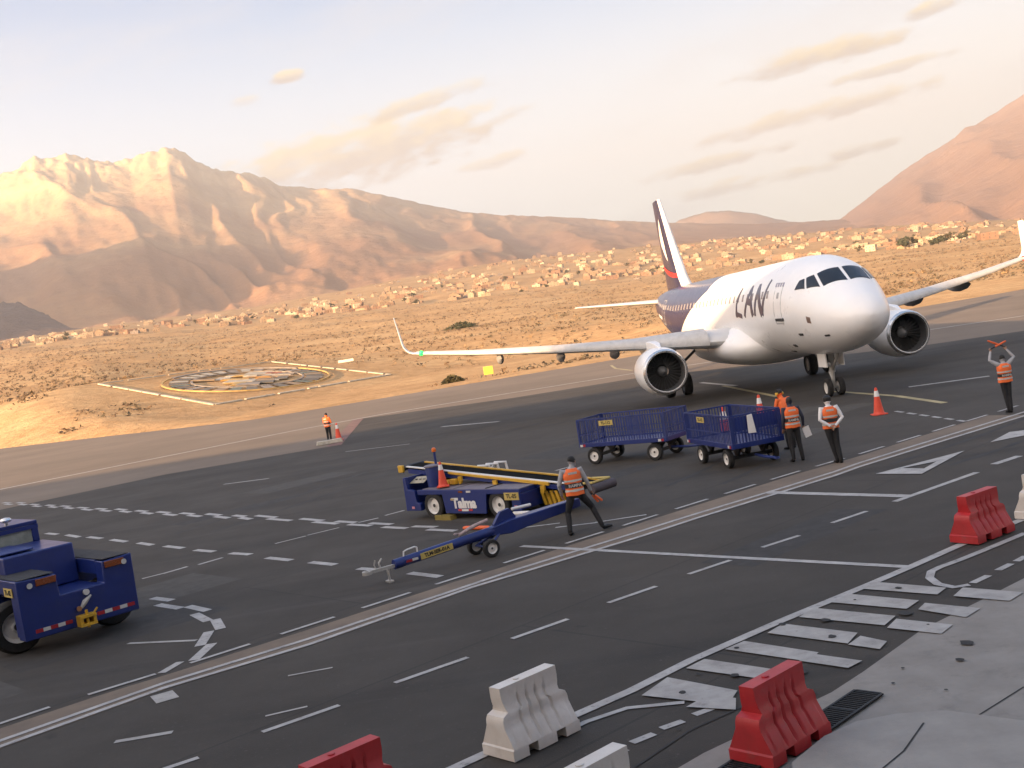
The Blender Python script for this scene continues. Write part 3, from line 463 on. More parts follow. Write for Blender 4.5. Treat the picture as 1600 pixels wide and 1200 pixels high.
# ---------------------------------------------------------------- stone crest laid out on the hillside
def crest():
    N, Lf, F, Rt = [Vector(p) for p in ((-43.3, 165, .85), (-71.2, 197.6, 6.79), (-49.6, 240.1, 6.24), (-21.8, 207.6, .30))]
    c = (N+F+Lf+Rt)/4; u = (Rt-Lf)/2; v = (F-N)/2; nrm = u.cross(v).normalized()
    t = thing('stone_crest', c, 0, 'large round crest of coloured stones inside a white stone border on the desert slope', 'ground emblem')
    def P(a, q, h=.12): return tuple(u*a+v*q+nrm*h)
    S = lambda n, col, rough=.9: mat(n, col, rough, var=.25, vscale=.8)
    def patch(name, pts, m, h=.14, th=.14):
        b = MB(); n = len(pts); b._add([P(a, q, h-th) for a, q in pts]+[P(a, q, h) for a, q in pts], [tuple(range(n, 2*n))]+[(i, (i+1) % n, (i+1) % n+n, i+n) for i in range(n)], 0); b.build(name, m, t, smooth=0)
    white, gold, dark, grey, red, orange, sand, green = S('white_stone', (.52, .45, .34)), S('yellow_stone', (.5, .33, .12)), S('dark_stone', (.17, .15, .12)), S('grey_stone', (.31, .26, .21)), S('red_stone', (.3, .12, .08)), S('orange_stone', (.55, .27, .06)), S('sand_stone', (.36, .25, .15)), S('green_stone', (.17, .19, .15))
    def side(p, q, gaps, w=.011):
        random.seed(len(gaps)+3); a = Vector(p); d = Vector(q)-a; nn = Vector((-d.y, d.x)).normalized()*w; s = 0.; b = MB()
        while s < 1:
            e = min(1, s+.05+random.random()*.12)
            pts = [a+d*s+nn, a+d*e+nn, a+d*e-nn, a+d*s-nn]; k = len(pts)
            b._add([P(x.x, x.y, -.05) for x in pts]+[P(x.x, x.y, .14) for x in pts], [(4, 5, 6, 7), (0, 1, 5, 4), (1, 2, 6, 5), (2, 3, 7, 6), (3, 0, 4, 7)], 0); s = e+random.random()*.025
        b.build('border', white, t, smooth=0)
    # square corners in (u,v): N(0,-1) L(-1,0) F(0,1) R(1,0)
    side((0, -1), (-1, 0), 'a'); side((0, -1), (1, 0), 'ab'); side((0, 1), (1, 0), 'abc'); side((0, 1), (-1, 0), 'abcd', .004)
    def arc(r0, r1, a0, a1, n=24): return [(r1*math.cos(a0+(a1-a0)*i/n), r1*math.sin(a0+(a1-a0)*i/n)) for i in range(n+1)]+[(r0*math.cos(a1-(a1-a0)*i/n), r0*math.sin(a1-(a1-a0)*i/n)) for i in range(n+1)]
    def ringpatch(name, r0, r1, a0, a1, m, h, n=24):
        b = MB(); vs = []; fs = []
        for i in range(n+1):
            a = a0+(a1-a0)*i/n
            for r, hh in ((r0, h-.2), (r0, h), (r1, h), (r1, h-.2)): vs.append(P(r*math.cos(a), r*math.sin(a), hh))
        for i in range(n):
            for j in range(3): k = i*4+j; fs.append((k, k+1, k+5, k+4))
        b._add(vs, fs, 0); b.build(name, m, t, smooth=0)
    RR = .57; D = math.pi/180
    ringpatch('outer_ring', RR-.014, RR, -190*D, 60*D, gold, .3, 48); ringpatch('outer_ring', RR-.03, RR, 60*D, 170*D, grey, .3)
    for k in range(30):
        a = (12*k+3)*D; ringpatch('ring_stones', RR-.17, RR-.05, a, a+8.5*D, [white, grey, dark, white, sand][(k*7+k//3) % 5] if 60 < 12*k < 200 else [dark, green, grey, sand, dark][(k*3) % 5], .18, 4)
    ringpatch('inner_ring', .37, .385, 0, 360*D, grey, .2, 40)
    random.seed(9)
    for k in range(26):
        a = random.random()*6.28; r = .31*math.sqrt(random.random()); x, y = r*math.cos(a), r*math.sin(a); w, h = .04+random.random()*.07, .025+random.random()*.05
        m = random.choice([white, orange, red, grey, sand, dark, gold, sand, red]); patch('emblem_field', [(x-w, y-h), (x+w, y-h*.7), (x+w*.9, y+h), (x-w*.8, y+h*.8)], m, .14+.006*k)
crest()

# ---------------------------------------------------------------- town, trees, scrub
HOUSE_COL = [(.36, .275, .185), (.29, .20, .125), (.24, .14, .09), (.48, .39, .27), (.26, .18, .12), (.22, .14, .09), (.34, .25, .155), (.22, .18, .15)]
HM = [mat('house_wall', c, .85, var=.1, vscale=.3) for c in HOUSE_COL]; M_open = mat('house_opening', (.06, .05, .045), .5); M_roofh = mat('house_roof', (.3, .22, .16), .9, vscale=.4)
def house_shape(k):
    r = random.Random(k); b = MB(); w, d, h = 8+r.random()*9, 7+r.random()*6, 2.8+(r.random() < .45)*2.8+r.random()
    b.bb(-w/2, w/2, -d/2, d/2, -1.5, h, 0); b.bb(-w/2+.25, w/2-.25, -d/2+.25, d/2-.25, h+.003, h+.02, 2)
    for (x0, x1, y0, y1) in ((-w/2, w/2, -d/2, -d/2+.2), (-w/2, w/2, d/2-.2, d/2), (-w/2, -w/2+.2, -d/2+.2, d/2-.2), (w/2-.2, w/2, -d/2+.2, d/2-.2)): b.bb(x0, x1, y0, y1, h+.004, h+.45, 0)
    if r.random() < .6: x = (r.random()-.5)*w*.5; b.bb(x-1.6, x+1.6, -1.2, d/2-.3, h+.021, h+2.3, 0)
    nst = 1 if h < 4.5 else 2
    for s in range(nst):
        for i in range(3):
            x = -w/2+w*(i+.5)/3+(r.random()-.5)*.5
            b.bb(x-.5, x+.5, -d/2-.04, -d/2-.002, s*2.8+(.0 if (i == 1 and s == 0) else .9), s*2.8+2.1, 1)
    return b, w
random.seed(21); HS = [house_shape(k) for k in range(14)]
HMESH = []
for k, (b, w) in enumerate(HS):
    o = b.build('house', [HM[k % len(HM)], M_open, M_roofh], None, smooth=0); HMESH.append(o)
def town_spot(rnd):
    while 1:
        az = -25+51.5*rnd.random(); u = rnd.random()
        t = u**1.5 if az < 10 else u**1.2
        if az < -4 and t > .45 and rnd.random() < .8: continue
        r = (R_TB-90*rnd.random())*(1-t)+R_TT*t
        if az > 12: r = r*(1-.28*min(1, (az-12)/8)*(1-t))
        # streets and blocks: denser clusters
        if float(vnoise(np.array([az*1.4]), np.array([r/90.]), 5)[0]) < .5: continue
        return az, r
rnd = random.Random(4); spots = sorted([town_spot(rnd) for _ in range(1500)], key=lambda s: s[1])
HL = ['cream block house with flat roof in the far desert town', 'tan block house with flat roof in the far desert town', 'brick red block house with flat roof in the far desert town', 'pale cream block house with flat roof in the far desert town', 'brown block house with flat roof in the far desert town', 'dark brick block house with flat roof in the far desert town', 'yellowish block house with flat roof in the far desert town', 'grey block house with flat roof in the far desert town']
sv, sf, sm = [], [], []
for i, (az, r) in enumerate(spots):
    k = rnd.randrange(14); x, y = polar(az, r); z = float(terrain(np.array([az]), np.array([r]))[0]); rz = R(-az+rnd.uniform(-25, 25)); sc = rnd.uniform(.5, .92)
    if i < 290:
        o = HMESH[k] if not HMESH[k].get('category') else HMESH[k].copy()
        if o.name not in COL.objects: COL.objects.link(o)
        o.location = (x, y, z); o.rotation_euler = (0, 0, rz); o.scale = (sc, sc, sc)
        tag(o, HL[k % 8], 'house', 'houses of the far town')
    else:
        me = HMESH[k].data; M = Matrix.Translation((x, y, z)) @ Matrix.Rotation(rz, 4, 'Z') @ Matrix.Scale(sc, 4); o0 = len(sv)
        sv += [tuple(M @ v.co) for v in me.vertices]
        for p in me.polygons: sf.append([o0+q for q in p.vertices]); sm.append([k % 8, 8, 9][p.material_index])
for o in [h for h in HMESH if not h.get('category')]: bpy.data.objects.remove(o)
tag(rawmesh('distant_town', sv, sf, HM+[M_open, M_roofh], None, False, sm), None, None, None, 'stuff')

M_leaf = [mat('tree_leaf', (.06, .065, .028), .8, var=.2, vscale=.6), mat('tree_leaf_dry', (.085, .075, .035), .8, var=.2, vscale=.6)]
M_bark = mat('bark', (.10, .07, .05), .9)
def tree_proto(k):
    r = random.Random(100+k); t = thing('tree', (0, 0, 0)); H = 7+r.random()*4
    b = MB(); b.tube([(0, 0, -.5), (.1, 0, H*.25), (.2, .1, H*.55)], [.28, .2, .1], 6)
    for i in range(4): a = r.random()*6.28; b.tube([(.1, .05, H*.3), (math.cos(a)*1.3, math.sin(a)*1.3, H*.6)], [.12, .05], 5)
    b.build('trunk', M_bark, t)
    b = MB(); cl = [(r.gauss(0, 1.5), r.gauss(0, 1.5), H*.6+r.gauss(0, H*.16), .7+r.random()*1.0) for _ in range(14)]
    for i in range(520):
        c = r.choice(cl); v = Vector((r.gauss(0, 1), r.gauss(0, 1), r.gauss(0, .8))); v = v.normalized()*c[3]*(.55+.5*r.random()); p = Vector(c[:3])+v
        a = Vector((r.gauss(0, 1), r.gauss(0, 1), r.gauss(0, 1))).normalized()*.34; q = a.cross(v).normalized()*.28
        b._add([tuple(p-a-q), tuple(p+a-q), tuple(p+a+q), tuple(p-a+q)], [(0, 1, 2, 3)], 0)
    b.build('crown', M_leaf[k % 2], t, smooth=0); return t
TP = [tree_proto(k) for k in range(4)]
tspots = [(19.9, 1020, 1.9), (20.3, 1035, 1.6), (21.4, 1040, 2.), (21.9, 1050, 1.3), (21.1, 1025, 1.2)]+[(-25+51*rnd.random(), 0, .7+rnd.random()*.6) for _ in range(55)]
for i, (az, r, s) in enumerate(tspots):
    r = r or (R_TB+rnd.uniform(-160, 380))*(1 if az < 12 else .8); x, y = polar(az, r); z = float(terrain(np.array([az]), np.array([r]))[0])
    o = TP[i] if i < 4 else copy_tree(TP[i % 4]); o.location = (x, y, z); o.rotation_euler = (0, 0, rnd.random()*6.28); o.scale = (s*.9, s*.9, s*.72)
    big = i < 5
    tag(o, 'broad dark tree standing among houses at the right of the town' if big else 'small dusty green tree among the houses of the far town', 'tree', 'large trees at the right of the town' if big else 'trees of the far town')
# scrub: low dry bushes over the whole slope
def scrub():
    g = np.random.default_rng(8); n = 26000
    az = g.uniform(-30, 30, n); re = np.interp(az, EDGE_AZ, EDGE_R); r = re+6+(1300-re)*g.random(n)**1.6; x, y = polar(az, r)
    dens = fbm(x/45., y/22., 4, 61)+.25*np.clip((r-re-40)/120., 0, 1)-.2*np.clip(1-(r-re)/60., 0, 1)*(az > -17)+.16*(az < -18); keep = dens > .585
    c = np.hypot(x+46, y-202) > 34; keep &= c
    az, r, x, y = az[keep], r[keep], x[keep], y[keep]; z = terrain(az, r); n = len(x)
    sz = (.22+.75*g.random(n)**2)*(1+.5*np.clip((r-300)/700., 0, 1.)); K = 9
    V = np.zeros((n, K, 3, 3))
    for k in range(K):
        a = g.uniform(0, 6.283, n); rad = sz*g.uniform(.1, .95, n); hz = sz*g.uniform(.12, .75, n)
        cx, cy, cz = x+np.cos(a)*rad, y+np.sin(a)*rad, z+hz
        for j in range(3):
            d = g.normal(0, 1, (n, 3)); d /= np.linalg.norm(d, axis=1)[:, None]
            V[:, k, j] = np.stack([cx, cy, cz], -1)+d*(sz*.42)[:, None]*np.array([1.2, 1.2, .8])
    v = V.reshape(-1, 3); f = np.arange(len(v)).reshape(-1, 3)
    mi = np.repeat((g.random(n) < .45).astype(int)+(g.random(n) < .2), K)
    o = rawmesh('desert_scrub', v.tolist(), f.tolist(), [mat('scrub_brown', (.13, .085, .05), .9, vscale=.3), mat('scrub_olive', (.10, .08, .05), .9, vscale=.3), mat('scrub_straw', (.3, .2, .1), .9, vscale=.3)], None, False, mi.tolist())
    tag(o, None, None, None, 'stuff')
scrub()
def bush(az, r, w, h, label, k):
    q = random.Random(k); x, y = polar(az, r); z = float(terrain(np.array([az]), np.array([r]))[0]); b = MB()
    for i in range(700):
        a = q.random()*6.28; rr = math.sqrt(q.random()); p = Vector((math.cos(a)*rr*w/2*(1+.2*math.sin(3*a+k)), math.sin(a)*rr*w*.35, h*q.random()*(1-rr*rr*.75)))
        e = Vector((q.gauss(0, 1), q.gauss(0, 1), q.gauss(0, 1))).normalized()*.28; f = e.cross(Vector((q.gauss(0, 1), q.gauss(0, 1), 1))).normalized()*.2
        b._add([tuple(p-e-f), tuple(p+e-f), tuple(p+e+f), tuple(p-e+f)], [(0, 1, 2, 3)], 0)
    o = b.build('bush', M_leaf[k % 2], None, smooth=0); o.location = (x, y, z-.1); tag(o, label, 'bush')
bush(-2.1, 420, 12, 2.6, 'wide dark bush on the desert slope above the left wing', 0)
bush(-3.0, 131, 2.2, .9, 'low dry bush beside the yellow marker board at the shoulder', 1)
def board(name, loc, rz, w, h, m, label, cat):
    t = thing(name, loc, rz, label, cat); b = MB(); b.bb(-w/2, w/2, -.08, .08, .25, .25+h); b.build('panel', m, t, bevel=.02)
    for s in (-1, 1): b = MB(); b.tube([(s*w*.35, 0, -.3), (s*w*.35, 0, .247)], .05, 8); b.build('leg', M_bark, t)

# ================================================================== airliner
M_white = mat('white_aircraft_paint', (.86, .85, .83), .28, var=.03, vscale=1.2, coat=.3)
M_grey = mat('wing_grey', (.56, .56, .55), .35, var=.06, vscale=1.5)
M_alu = mat('bare_aluminium', (.75, .75, .74), .22, metal=.9, var=.04)
M_indigo = mat('indigo_paint', (.014, .015, .062), .28, var=.06, coat=.3)
M_redp = mat('red_paint', (.55, .03, .03), .35, var=.06)
M_rubber = mat('tyre_rubber', (.022, .021, .02), .85, var=.2, vscale=8)
M_darkmetal = mat('dark_metal', (.07, .068, .065), .5, metal=.5)
M_strut = mat('gear_strut', (.5, .49, .46), .4, metal=.3)
M_win = mat('cockpit_glass', (.012, .014, .018), .06, spec=.6, var=.05)
M_cabinwin = mat('cabin_glass', (.30, .28, .29), .2, var=.1)
def mat_livery():
    m = mat('livery', (.86, .85, .83), .28, var=.03, vscale=1.2, coat=.3); nt = m.node_tree; N = nt.nodes.new; L = nt.links.new; b = nt.nodes['Principled BSDF']
    src = b.inputs['Base Color'].links[0].from_socket
    tc = N('ShaderNodeTexCoord'); sp = N('ShaderNodeSeparateXYZ'); L(tc.outputs['Object'], sp.inputs[0])
    a = N('ShaderNodeMath'); a.operation = 'SUBTRACT'; a.inputs[0].default_value = 5.05; L(sp.outputs[2], a.inputs[1])
    c = N('ShaderNodeMath'); c.operation = 'MAXIMUM'; L(a.outputs[0], c.inputs[0]); c.inputs[1].default_value = -.15
    d = N('ShaderNodeMath'); d.operation = 'MULTIPLY_ADD'; L(c.outputs[0], d.inputs[0]); d.inputs[1].default_value = 2.9; d.inputs[2].default_value = 18.4
    e = N('ShaderNodeMath'); e.operation = 'SUBTRACT'; L(sp.outputs[0], e.inputs[0]); L(d.outputs[0], e.inputs[1])
    f = N('ShaderNodeMapRange'); f.inputs[1].default_value = -.04; f.inputs[2].default_value = .04; L(e.outputs[0], f.inputs[0])
    mx = N('ShaderNodeMix'); mx.data_type = 'RGBA'; L(f.outputs[0], mx.inputs[0]); L(src, mx.inputs[6]); mx.inputs[7].default_value = (.016, .017, .068, 1); L(mx.outputs[2], b.inputs['Base Color'])
    return m
M_livery = mat_livery()
ST = np.array([(0, 3.27, 3.23, .02), (.08, 3.52, 2.98, .30), (.3, 3.80, 2.70, .60), (.6, 4.04, 2.49, .86), (1.0, 4.27, 2.31, 1.10), (1.5, 4.50, 2.14, 1.31), (2.0, 4.84, 2.02, 1.48), (2.5, 5.18, 1.93, 1.61), (3.0, 5.44, 1.87, 1.72), (3.6, 5.65, 1.82, 1.82), (4.5, 5.82, 1.77, 1.92), (6, 5.89, 1.75, 1.975), (8, 5.89, 1.75, 1.975), (12, 5.89, 1.75, 1.975), (18, 5.89, 1.75, 1.975), (24, 5.89, 1.76, 1.975), (26, 5.89, 1.87, 1.96), (28, 5.88, 2.25, 1.90), (30, 5.85, 2.80, 1.75), (32, 5.80, 3.40, 1.50), (34, 5.70, 4.0, 1.15), (36, 5.45, 4.55, .70), (37.2, 5.22, 4.86, .32), (37.57, 5.08, 4.98, .06)])
def fus(x):
    t = np.interp(x, ST[:, 0], ST[:, 1]), np.interp(x, ST[:, 0], ST[:, 2]), np.interp(x, ST[:, 0], ST[:, 3]); return t
def FS(x, th, off=0.):       # point of the fuselage skin: th degrees from the top, positive to starboard
    top, bot, hw = fus(x); zc = (top+bot)/2; rz = (top-bot)/2; s, c = math.sin(R(th)), math.cos(R(th))
    n = Vector((0, s/max(hw, .05), c/max(rz, .05))).normalized()
    return (x, hw*s+n.y*off, zc+rz*c+n.z*off)
def skin_patch(b, poly, off=.012, m=0, n=8):
    # bilinear quad in (x, th) laid on the skin, as a thin plate
    (x0, t0), (x1, t1), (x2, t2), (x3, t3) = poly; vs = []; fs = []
    for k in (off, -.03):
        for i in range(n+1):
            for j in range(n+1):
                u, v = i/n, j/n; vs.append(FS((x0*(1-u)+x1*u)*(1-v)+(x3*(1-u)+x2*u)*v, (t0*(1-u)+t1*u)*(1-v)+(t3*(1-u)+t2*u)*v, k))
    q = (n+1)**2
    for i in range(n):
        for j in range(n): k = i*(n+1)+j; fs.append((k, k+1, k+n+2, k+n+1))
    for i in range(n):
        for a, c in ((i, i+1), (n*(n+1)+i, n*(n+1)+i+1)): fs.append((a, c, c+q, a+q))
        for a, c in ((i*(n+1), (i+1)*(n+1)), (i*(n+1)+n, (i+1)*(n+1)+n)): fs.append((a, c, c+q, a+q))
    b._add(vs, fs, m)
def wheel_pair(parent, name, c, r, w, gap, hubm):
    for s in ((-1, 1) if gap else (0,)):
        o = (c[0], c[1]+s*gap, c[2]); b = MB()
        b.lathe([(-w/2, r*.62), (-w/2, r*.9), (-w*.36, r*.98), (0, r), (w*.36, r*.98), (w/2, r*.9), (w/2, r*.62)], o, 'y', 28, cap0=False, cap1=False)
        wh = b.build('wheel', M_rubber, parent)
        b = MB(); b.lathe([(-w*.42, .01), (-w*.44, r*.2), (-w*.36, r*.3), (-w*.3, r*.52), (-w*.44, r*.63), (w*.44, r*.63), (w*.3, r*.52), (w*.36, r*.3), (w*.44, r*.2), (w*.42, .01)], o, 'y', 24); b.build('rim', hubm, wh)
def airliner():
    HD = -.06
    t = thing('airliner', (13.404, 41.345, 0), math.pi/2-HD, 'white twin engine airliner with dark indigo tail taxiing towards the viewer', 'airplane')
    # fuselage
    xs = np.unique(np.concatenate([np.linspace(0, .6, 10), np.linspace(.6, 6, 30), np.linspace(6, 25, 20), np.linspace(25, 37.57, 32)]))
    from math import sin, cos
    k = np.ones(9)/9
    b = MB(); rings = []
    for x in xs:
        # soften the station polyline a little
        xx = [max(0, min(37.57, x+d)) for d in (-.25, -.12, 0, .12, .25)]; w = min(1, x/.6)
        pts = [fus(q) for q in xx] if x > .7 else [fus(x)]
        top, bot, hw = [sum(p[i] for p in pts)/len(pts) for i in range(3)]
        rings.append([(x, hw*sin(a), (top+bot)/2+(top-bot)/2*cos(a)) for a in [2*math.pi*i/56 for i in range(56)]])
    b.loft(rings); fu = b.build('fuselage', M_livery, t, smooth=60)
    # belly fairing
    b = MB(); rings = []
    for x, w, h, top in [(9.7, .5, .15, 2.2), (10.1, 1.5, .5, 2.55), (10.6, 2.15, .75, 2.9), (11.3, 2.6, .93, 3.15), (12.2, 2.8, 1.03, 3.25), (14, 2.85, 1.06, 3.2), (17, 2.75, 1.05, 3.05), (19, 2.5, 1.0, 2.8), (20.7, 1.9, .75, 2.5), (22.3, .8, .3, 2.0)]:
        zc = 2.3; rings.append([(x, w*sin(a)*(abs(sin(a))**-.15 if abs(sin(a)) > .01 else 1), zc+(h if cos(a) < 0 else top-zc+.25)*cos(a)) for a in [2*math.pi*i/32 for i in range(32)]])
    b.loft(rings); b.build('belly_fairing', M_white, t, smooth=60)
    # cockpit glazing
    for s in (1, -1):
        for poly in ([(1.72, s*2.5), (2.02, s*38), (2.72, s*31), (2.50, s*2.5)], [(2.12, s*42), (2.68, s*55), (3.02, s*43.5), (2.80, s*34.5)], [(2.80, s*57), (3.42, s*63), (3.35, s*50), (3.12, s*45.5)]):
            b = MB(); skin_patch(b, poly, .02, 0); b.build('cockpit_window', M_win, t, smooth=50)
    # cabin windows
    for s in (1, -1):
        for i in range(32):
            x = 6.3+i*.76
            b = MB(); skin_patch(b, [(x-.12, s*65), (x+.12, s*65), (x+.12, s*74), (x-.12, s*74)], .006, 0, 3); b.build('cabin_window', M_cabinwin, t, smooth=0)
    # doors: thin raised outline, sill and handle
    M_line = mat('door_outline', (.42, .42, .42), .5)
    for s in (1, -1):
        for x0 in (4.55, 27.9):
            b = MB(); w = .84
            for q in ([(x0, 57), (x0+.035, 57), (x0+.035, 104), (x0, 104)], [(x0+w, 57), (x0+w+.035, 57), (x0+w+.035, 104), (x0+w, 104)], [(x0, 56), (x0+w, 56), (x0+w, 57), (x0, 57)], [(x0, 103.5), (x0+w, 103.5), (x0+w, 105), (x0, 105)]): skin_patch(b, [(a, s*c) for a, c in q], .008, 0, 4)
            skin_patch(b, [(x0+.3, s*68), (x0+.52, s*68), (x0+.52, s*75), (x0+.3, s*75)], .01, 0, 3)
            b.build('door', M_line, t, smooth=0)
    b = MB(); skin_patch(b, [(4.45, 98), (5.3, 98), (5.3, 101), (4.45, 101)], .05, 0, 4); b.build('door_sill', M_darkmetal, t, smooth=0)
    # lettering: tall slanted strokes L A N on each side (reads aft-to-nose on starboard)
    def stroke(b, pts, w0, w1, s, n=8):
        # pts in (u along reading direction, v height 0..1); thin tapered strokes
        for (p, q) in zip(pts[:-1], pts[1:]):
            d = Vector((q[0]-p[0], (q[1]-p[1])*1.45)).normalized()
            for_ = []
            P = lambda pt, k, w: (pt[0]+k*w*.68*(-d.y), pt[1]+k*w*.68*d.x/1.45)
            quad = [P(p, -1, w0), P(p, 1, w0), P(q, 1, w1), P(q, -1, w1)]
            c = [((11.2-u if s > 0 else 5.6+u), s*(93-38*v)) for u, v in quad]; skin_patch(b, c, .015, 0, 6)
    for s in (1, -1):
        b = MB(); sh = .42   # slant
        S = lambda u, v: (u+sh*v*.55, v)
        def block(u0, u1, v0, v1): stroke(b, [S((u0+u1)/2, v0), S((u0+u1)/2, v1)], u1-u0, u1-u0, s)
        stroke(b, [S(.12, 0), S(.05, .5), S(.35, 1.0)], .20, .11, s); block(.1, .85, -.0, .15)
        stroke(b, [S(1.45, 0), S(2.05, .98)], .16, .2, s); stroke(b, [S(2.0, 1.0), S(2.75, 0.0)], .13, .26, s); block(1.75, 2.4, .36, .58)
        stroke(b, [S(3.1, 0), S(3.15, 1.02)], .15, .2, s); stroke(b, [S(3.15, 1.0), S(4.15, 0)], .18, .3, s); stroke(b, [S(4.2, 0), S(4.55, 1.12)], .22, .12, s)
        b.build('airline_title', M_indigo, t, smooth=0)
        b = MB()
        for i in range(4): skin_patch(b, [(5.5-i*.28 if s > 0 else 10.7+i*.28, s*56), (5.36-i*.28 if s > 0 else 10.84+i*.28, s*56), (5.36-i*.28 if s > 0 else 10.84+i*.28, s*61), (5.5-i*.28 if s > 0 else 10.7+i*.28, s*61)], .012, 0, 3)
        b.build('small_title', mat('small_title_grey', (.35, .34, .42), .4), t, smooth=0)
    b = MB(); skin_patch(b, [(2.25, 92), (2.5, 92), (2.5, 101), (2.25, 101)], .01, 0, 3); b.build('probe_plate', mat('probe_bronze', (.2, .13, .10), .5), t, smooth=0)
    for q in [[(3.3, 118), (3.65, 118), (3.6, 121), (3.35, 121)], [(5.0, 135), (5.3, 135), (5.3, 139), (5.0, 139)], [(6.4, 150), (6.9, 150), (6.9, 153), (6.4, 153)], [(1.55, 121), (1.8, 121), (1.8, 124), (1.55, 124)]]:
        b = MB(); skin_patch(b, q, .03, 0, 3); b.build('belly_probe', M_darkmetal, t, smooth=0)
    b = MB(); skin_patch(b, [(29.2, 92), (30.5, 92), (30.5, 99), (29.2, 99)], .01, 0, 3); b.build('registration_plate', M_white, t, smooth=0)
    # aerofoils
    def foil(le, chord, z, th, n=14, camber=.02):
        up_, lo = [], []
        for i in range(n+1):
            c = .5*(1-cos(math.pi*i/n)); yt = 5*th*(.2969*math.sqrt(c)-.126*c-.3516*c*c+.2843*c**3-.1015*c**4); cam = camber*4*c*(1-c)
            up_.append((le+c*chord, cam*chord+yt*chord)); lo.append((le+c*chord, cam*chord-yt*chord))
        return up_+lo[::-1][1:-1]
    def wing(s, K=1.):
        secs = [(1.6, 11.2, 7.1, 2.62, .15), (3.2, 12.0, 6.2, 2.75, .14), (6.4, 13.62, 4.3, 3.02, .12), (10, 15.55, 3.3, 3.37, .115), (14, 17.7, 2.25, 3.85, .11), (17.0, 19.3, 1.55, 4.30, .10)]
        b = MB(); b.loft([[(p[0], s*K*y, z+p[1]) for p in foil(le, ch, z, th)] for (y, le, ch, z, th) in secs]); w = b.build('wing', M_grey, t, smooth=50)
        # leading edge slat strip, bright metal
        b = MB(); b.loft([[(le+.14*ch*u*u-.025, s*K*y, z+ch*th*.62*v+.02*ch*u) for u, v in [(1, 1), (.55, .72), (.2, .38), (0, 0), (.2, -.35), (.55, -.6), (.5, -.4), (.3, -.1), (.3, .1), (.6, .6)]] for (y, le, ch, z, th) in secs[1:]]); b.build('slat', mat('slat_paint', (.52, .515, .50), .35), w, smooth=50)
        # sharklet, curving up from the tip
        sec2 = []
        for i in range(9):
            a = min(1, i/5)*R(80); rr = .7; u = max(0, i-5)/3
            y = 17.0+rr*sin(a)+u*1.55*cos(R(80)); z = 4.30+rr*(1-cos(a))+u*1.55*sin(R(80)); le = 19.3+.12*i+u*.75; ch = 1.5-.07*i-u*.35; th = .09
            nrm = (cos(a), sin(a)); sec2.append([(p[0], s*K*(y-nrm[1]*p[1]), z+nrm[0]*p[1]) for p in foil(le, ch, z, th)])
        b = MB(); b.loft(sec2); wl = b.build('winglet', mat('shaded_winglet_paint', (.66, .65, .64), .35) if s > 0 else M_white, w, smooth=50)  # starboard winglet greyed for its shade, port one kept white as sunlit
        b = MB(); b.lathe([(-.2, .02), (-.1, .14), (.08, .14), (.16, .02)], (19.22, s*K*16.75, 4.3), 'x', 10); b.build('navigation_light', mat('green_lamp' if s > 0 else 'red_lamp', (.05, .4, .2) if s > 0 else (.4, .05, .04), .2, emit=((.005, .6, .06) if s > 0 else (.6, .05, .02), .6)), w)
        for yy in (6.9, 9.6, 12.7):
            q = [np.interp(yy, [a[0] for a in secs], [a[j] for a in secs]) for j in range(5)]; xte = q[1]+q[2]; zz = q[3]-.16
            b = MB(); b.lathe([(-1.9, .03), (-1.4, .2), (-.6, .27), (.1, .22), (.9, .05)], (0, 0, 0), 'x', 12)
            b.v = [(v[0]+xte-.1, v[1]*.75+s*K*yy, v[2]*1.1+zz-.12+(-.10)*(v[0]+1.9)*.4) for v in b.v]; b.build('flap_fairing', mat('fairing_grey', (.34, .34, .35), .45), w)
    wing(1); wing(-1, .977)
    for s in (1, -1):
        secs = [(.5, 31.6, 3.4, 5.0, .10), (6.22, 35.1, 1.25, 5.55, .09)]
        b = MB(); b.loft([[(p[0], s*y, z+p[1]) for p in foil(le, ch, z, th)] for (y, le, ch, z, th) in secs]); b.build('tailplane', M_grey, t, smooth=50)
    # fin with its logo
    secs = [(5.6, 28.3, 6.4, .10), (6.4, 29.35, 5.45, .10), (11.76, 33.35, 2.2, .09)]
    b = MB(); b.loft([[(p[0], p[1], z) for p in foil(le, ch, 0, th, 14, 0.)] for (z, le, ch, th) in secs]); fin = b.build('fin', M_indigo, t, smooth=50)
    b = MB(); b.loft([[(le+ch*.055*u-.03, ch*th*.58*v, z) for u, v in [(1, 1), (.5, .75), (.15, .4), (0, 0), (.15, -.4), (.5, -.75), (1, -1), (.9, -.3), (.9, .3)]] for (z, le, ch, th) in secs]); b.build('leading_edge', mat('fin_leading_edge', (.74, .72, .70), .3), fin, smooth=50)
    def finpt(z, c, s, off=.02):
        le = np.interp(z, [5.6, 6.4, 11.76], [28.3, 29.35, 33.35]); ch = np.interp(z, [5.6, 6.4, 11.76], [6.4, 5.45, 2.2]); th = .1; yt = 5*th*(.2969*math.sqrt(c)-.126*c-.3516*c*c+.2843*c**3-.1015*c**4)
        return (le+c*ch, s*(yt*ch+off)*(1 if 1 else 0), z)
    for s in (1, -1):
        b = MB(); vs = []
        for i in range(15):
            v = i/14; z = 7.6+v*2.9; w = .16*math.sin(math.pi*v)**.8*(1 if v > .3 else .8)+.004; cc = .42+.22*math.sin(v*2.6)-.1*v; vs += [finpt(z, cc-w, s), finpt(z, cc+w, s)]
        b._add(vs, [(2*i, 2*i+1, 2*i+3, 2*i+2) for i in range(14)], 0); b.build('tail_star', M_white, fin, smooth=0)
        b = MB(); vs = []
        for i in range(15):
            v = i/14; c = .06+v*.86; z = 6.55+.62*v*v+.15*v; w = .12+.06*math.sin(math.pi*v); vs += [finpt(z-w, c, s, .024), finpt(z+w, c, s, .024)]
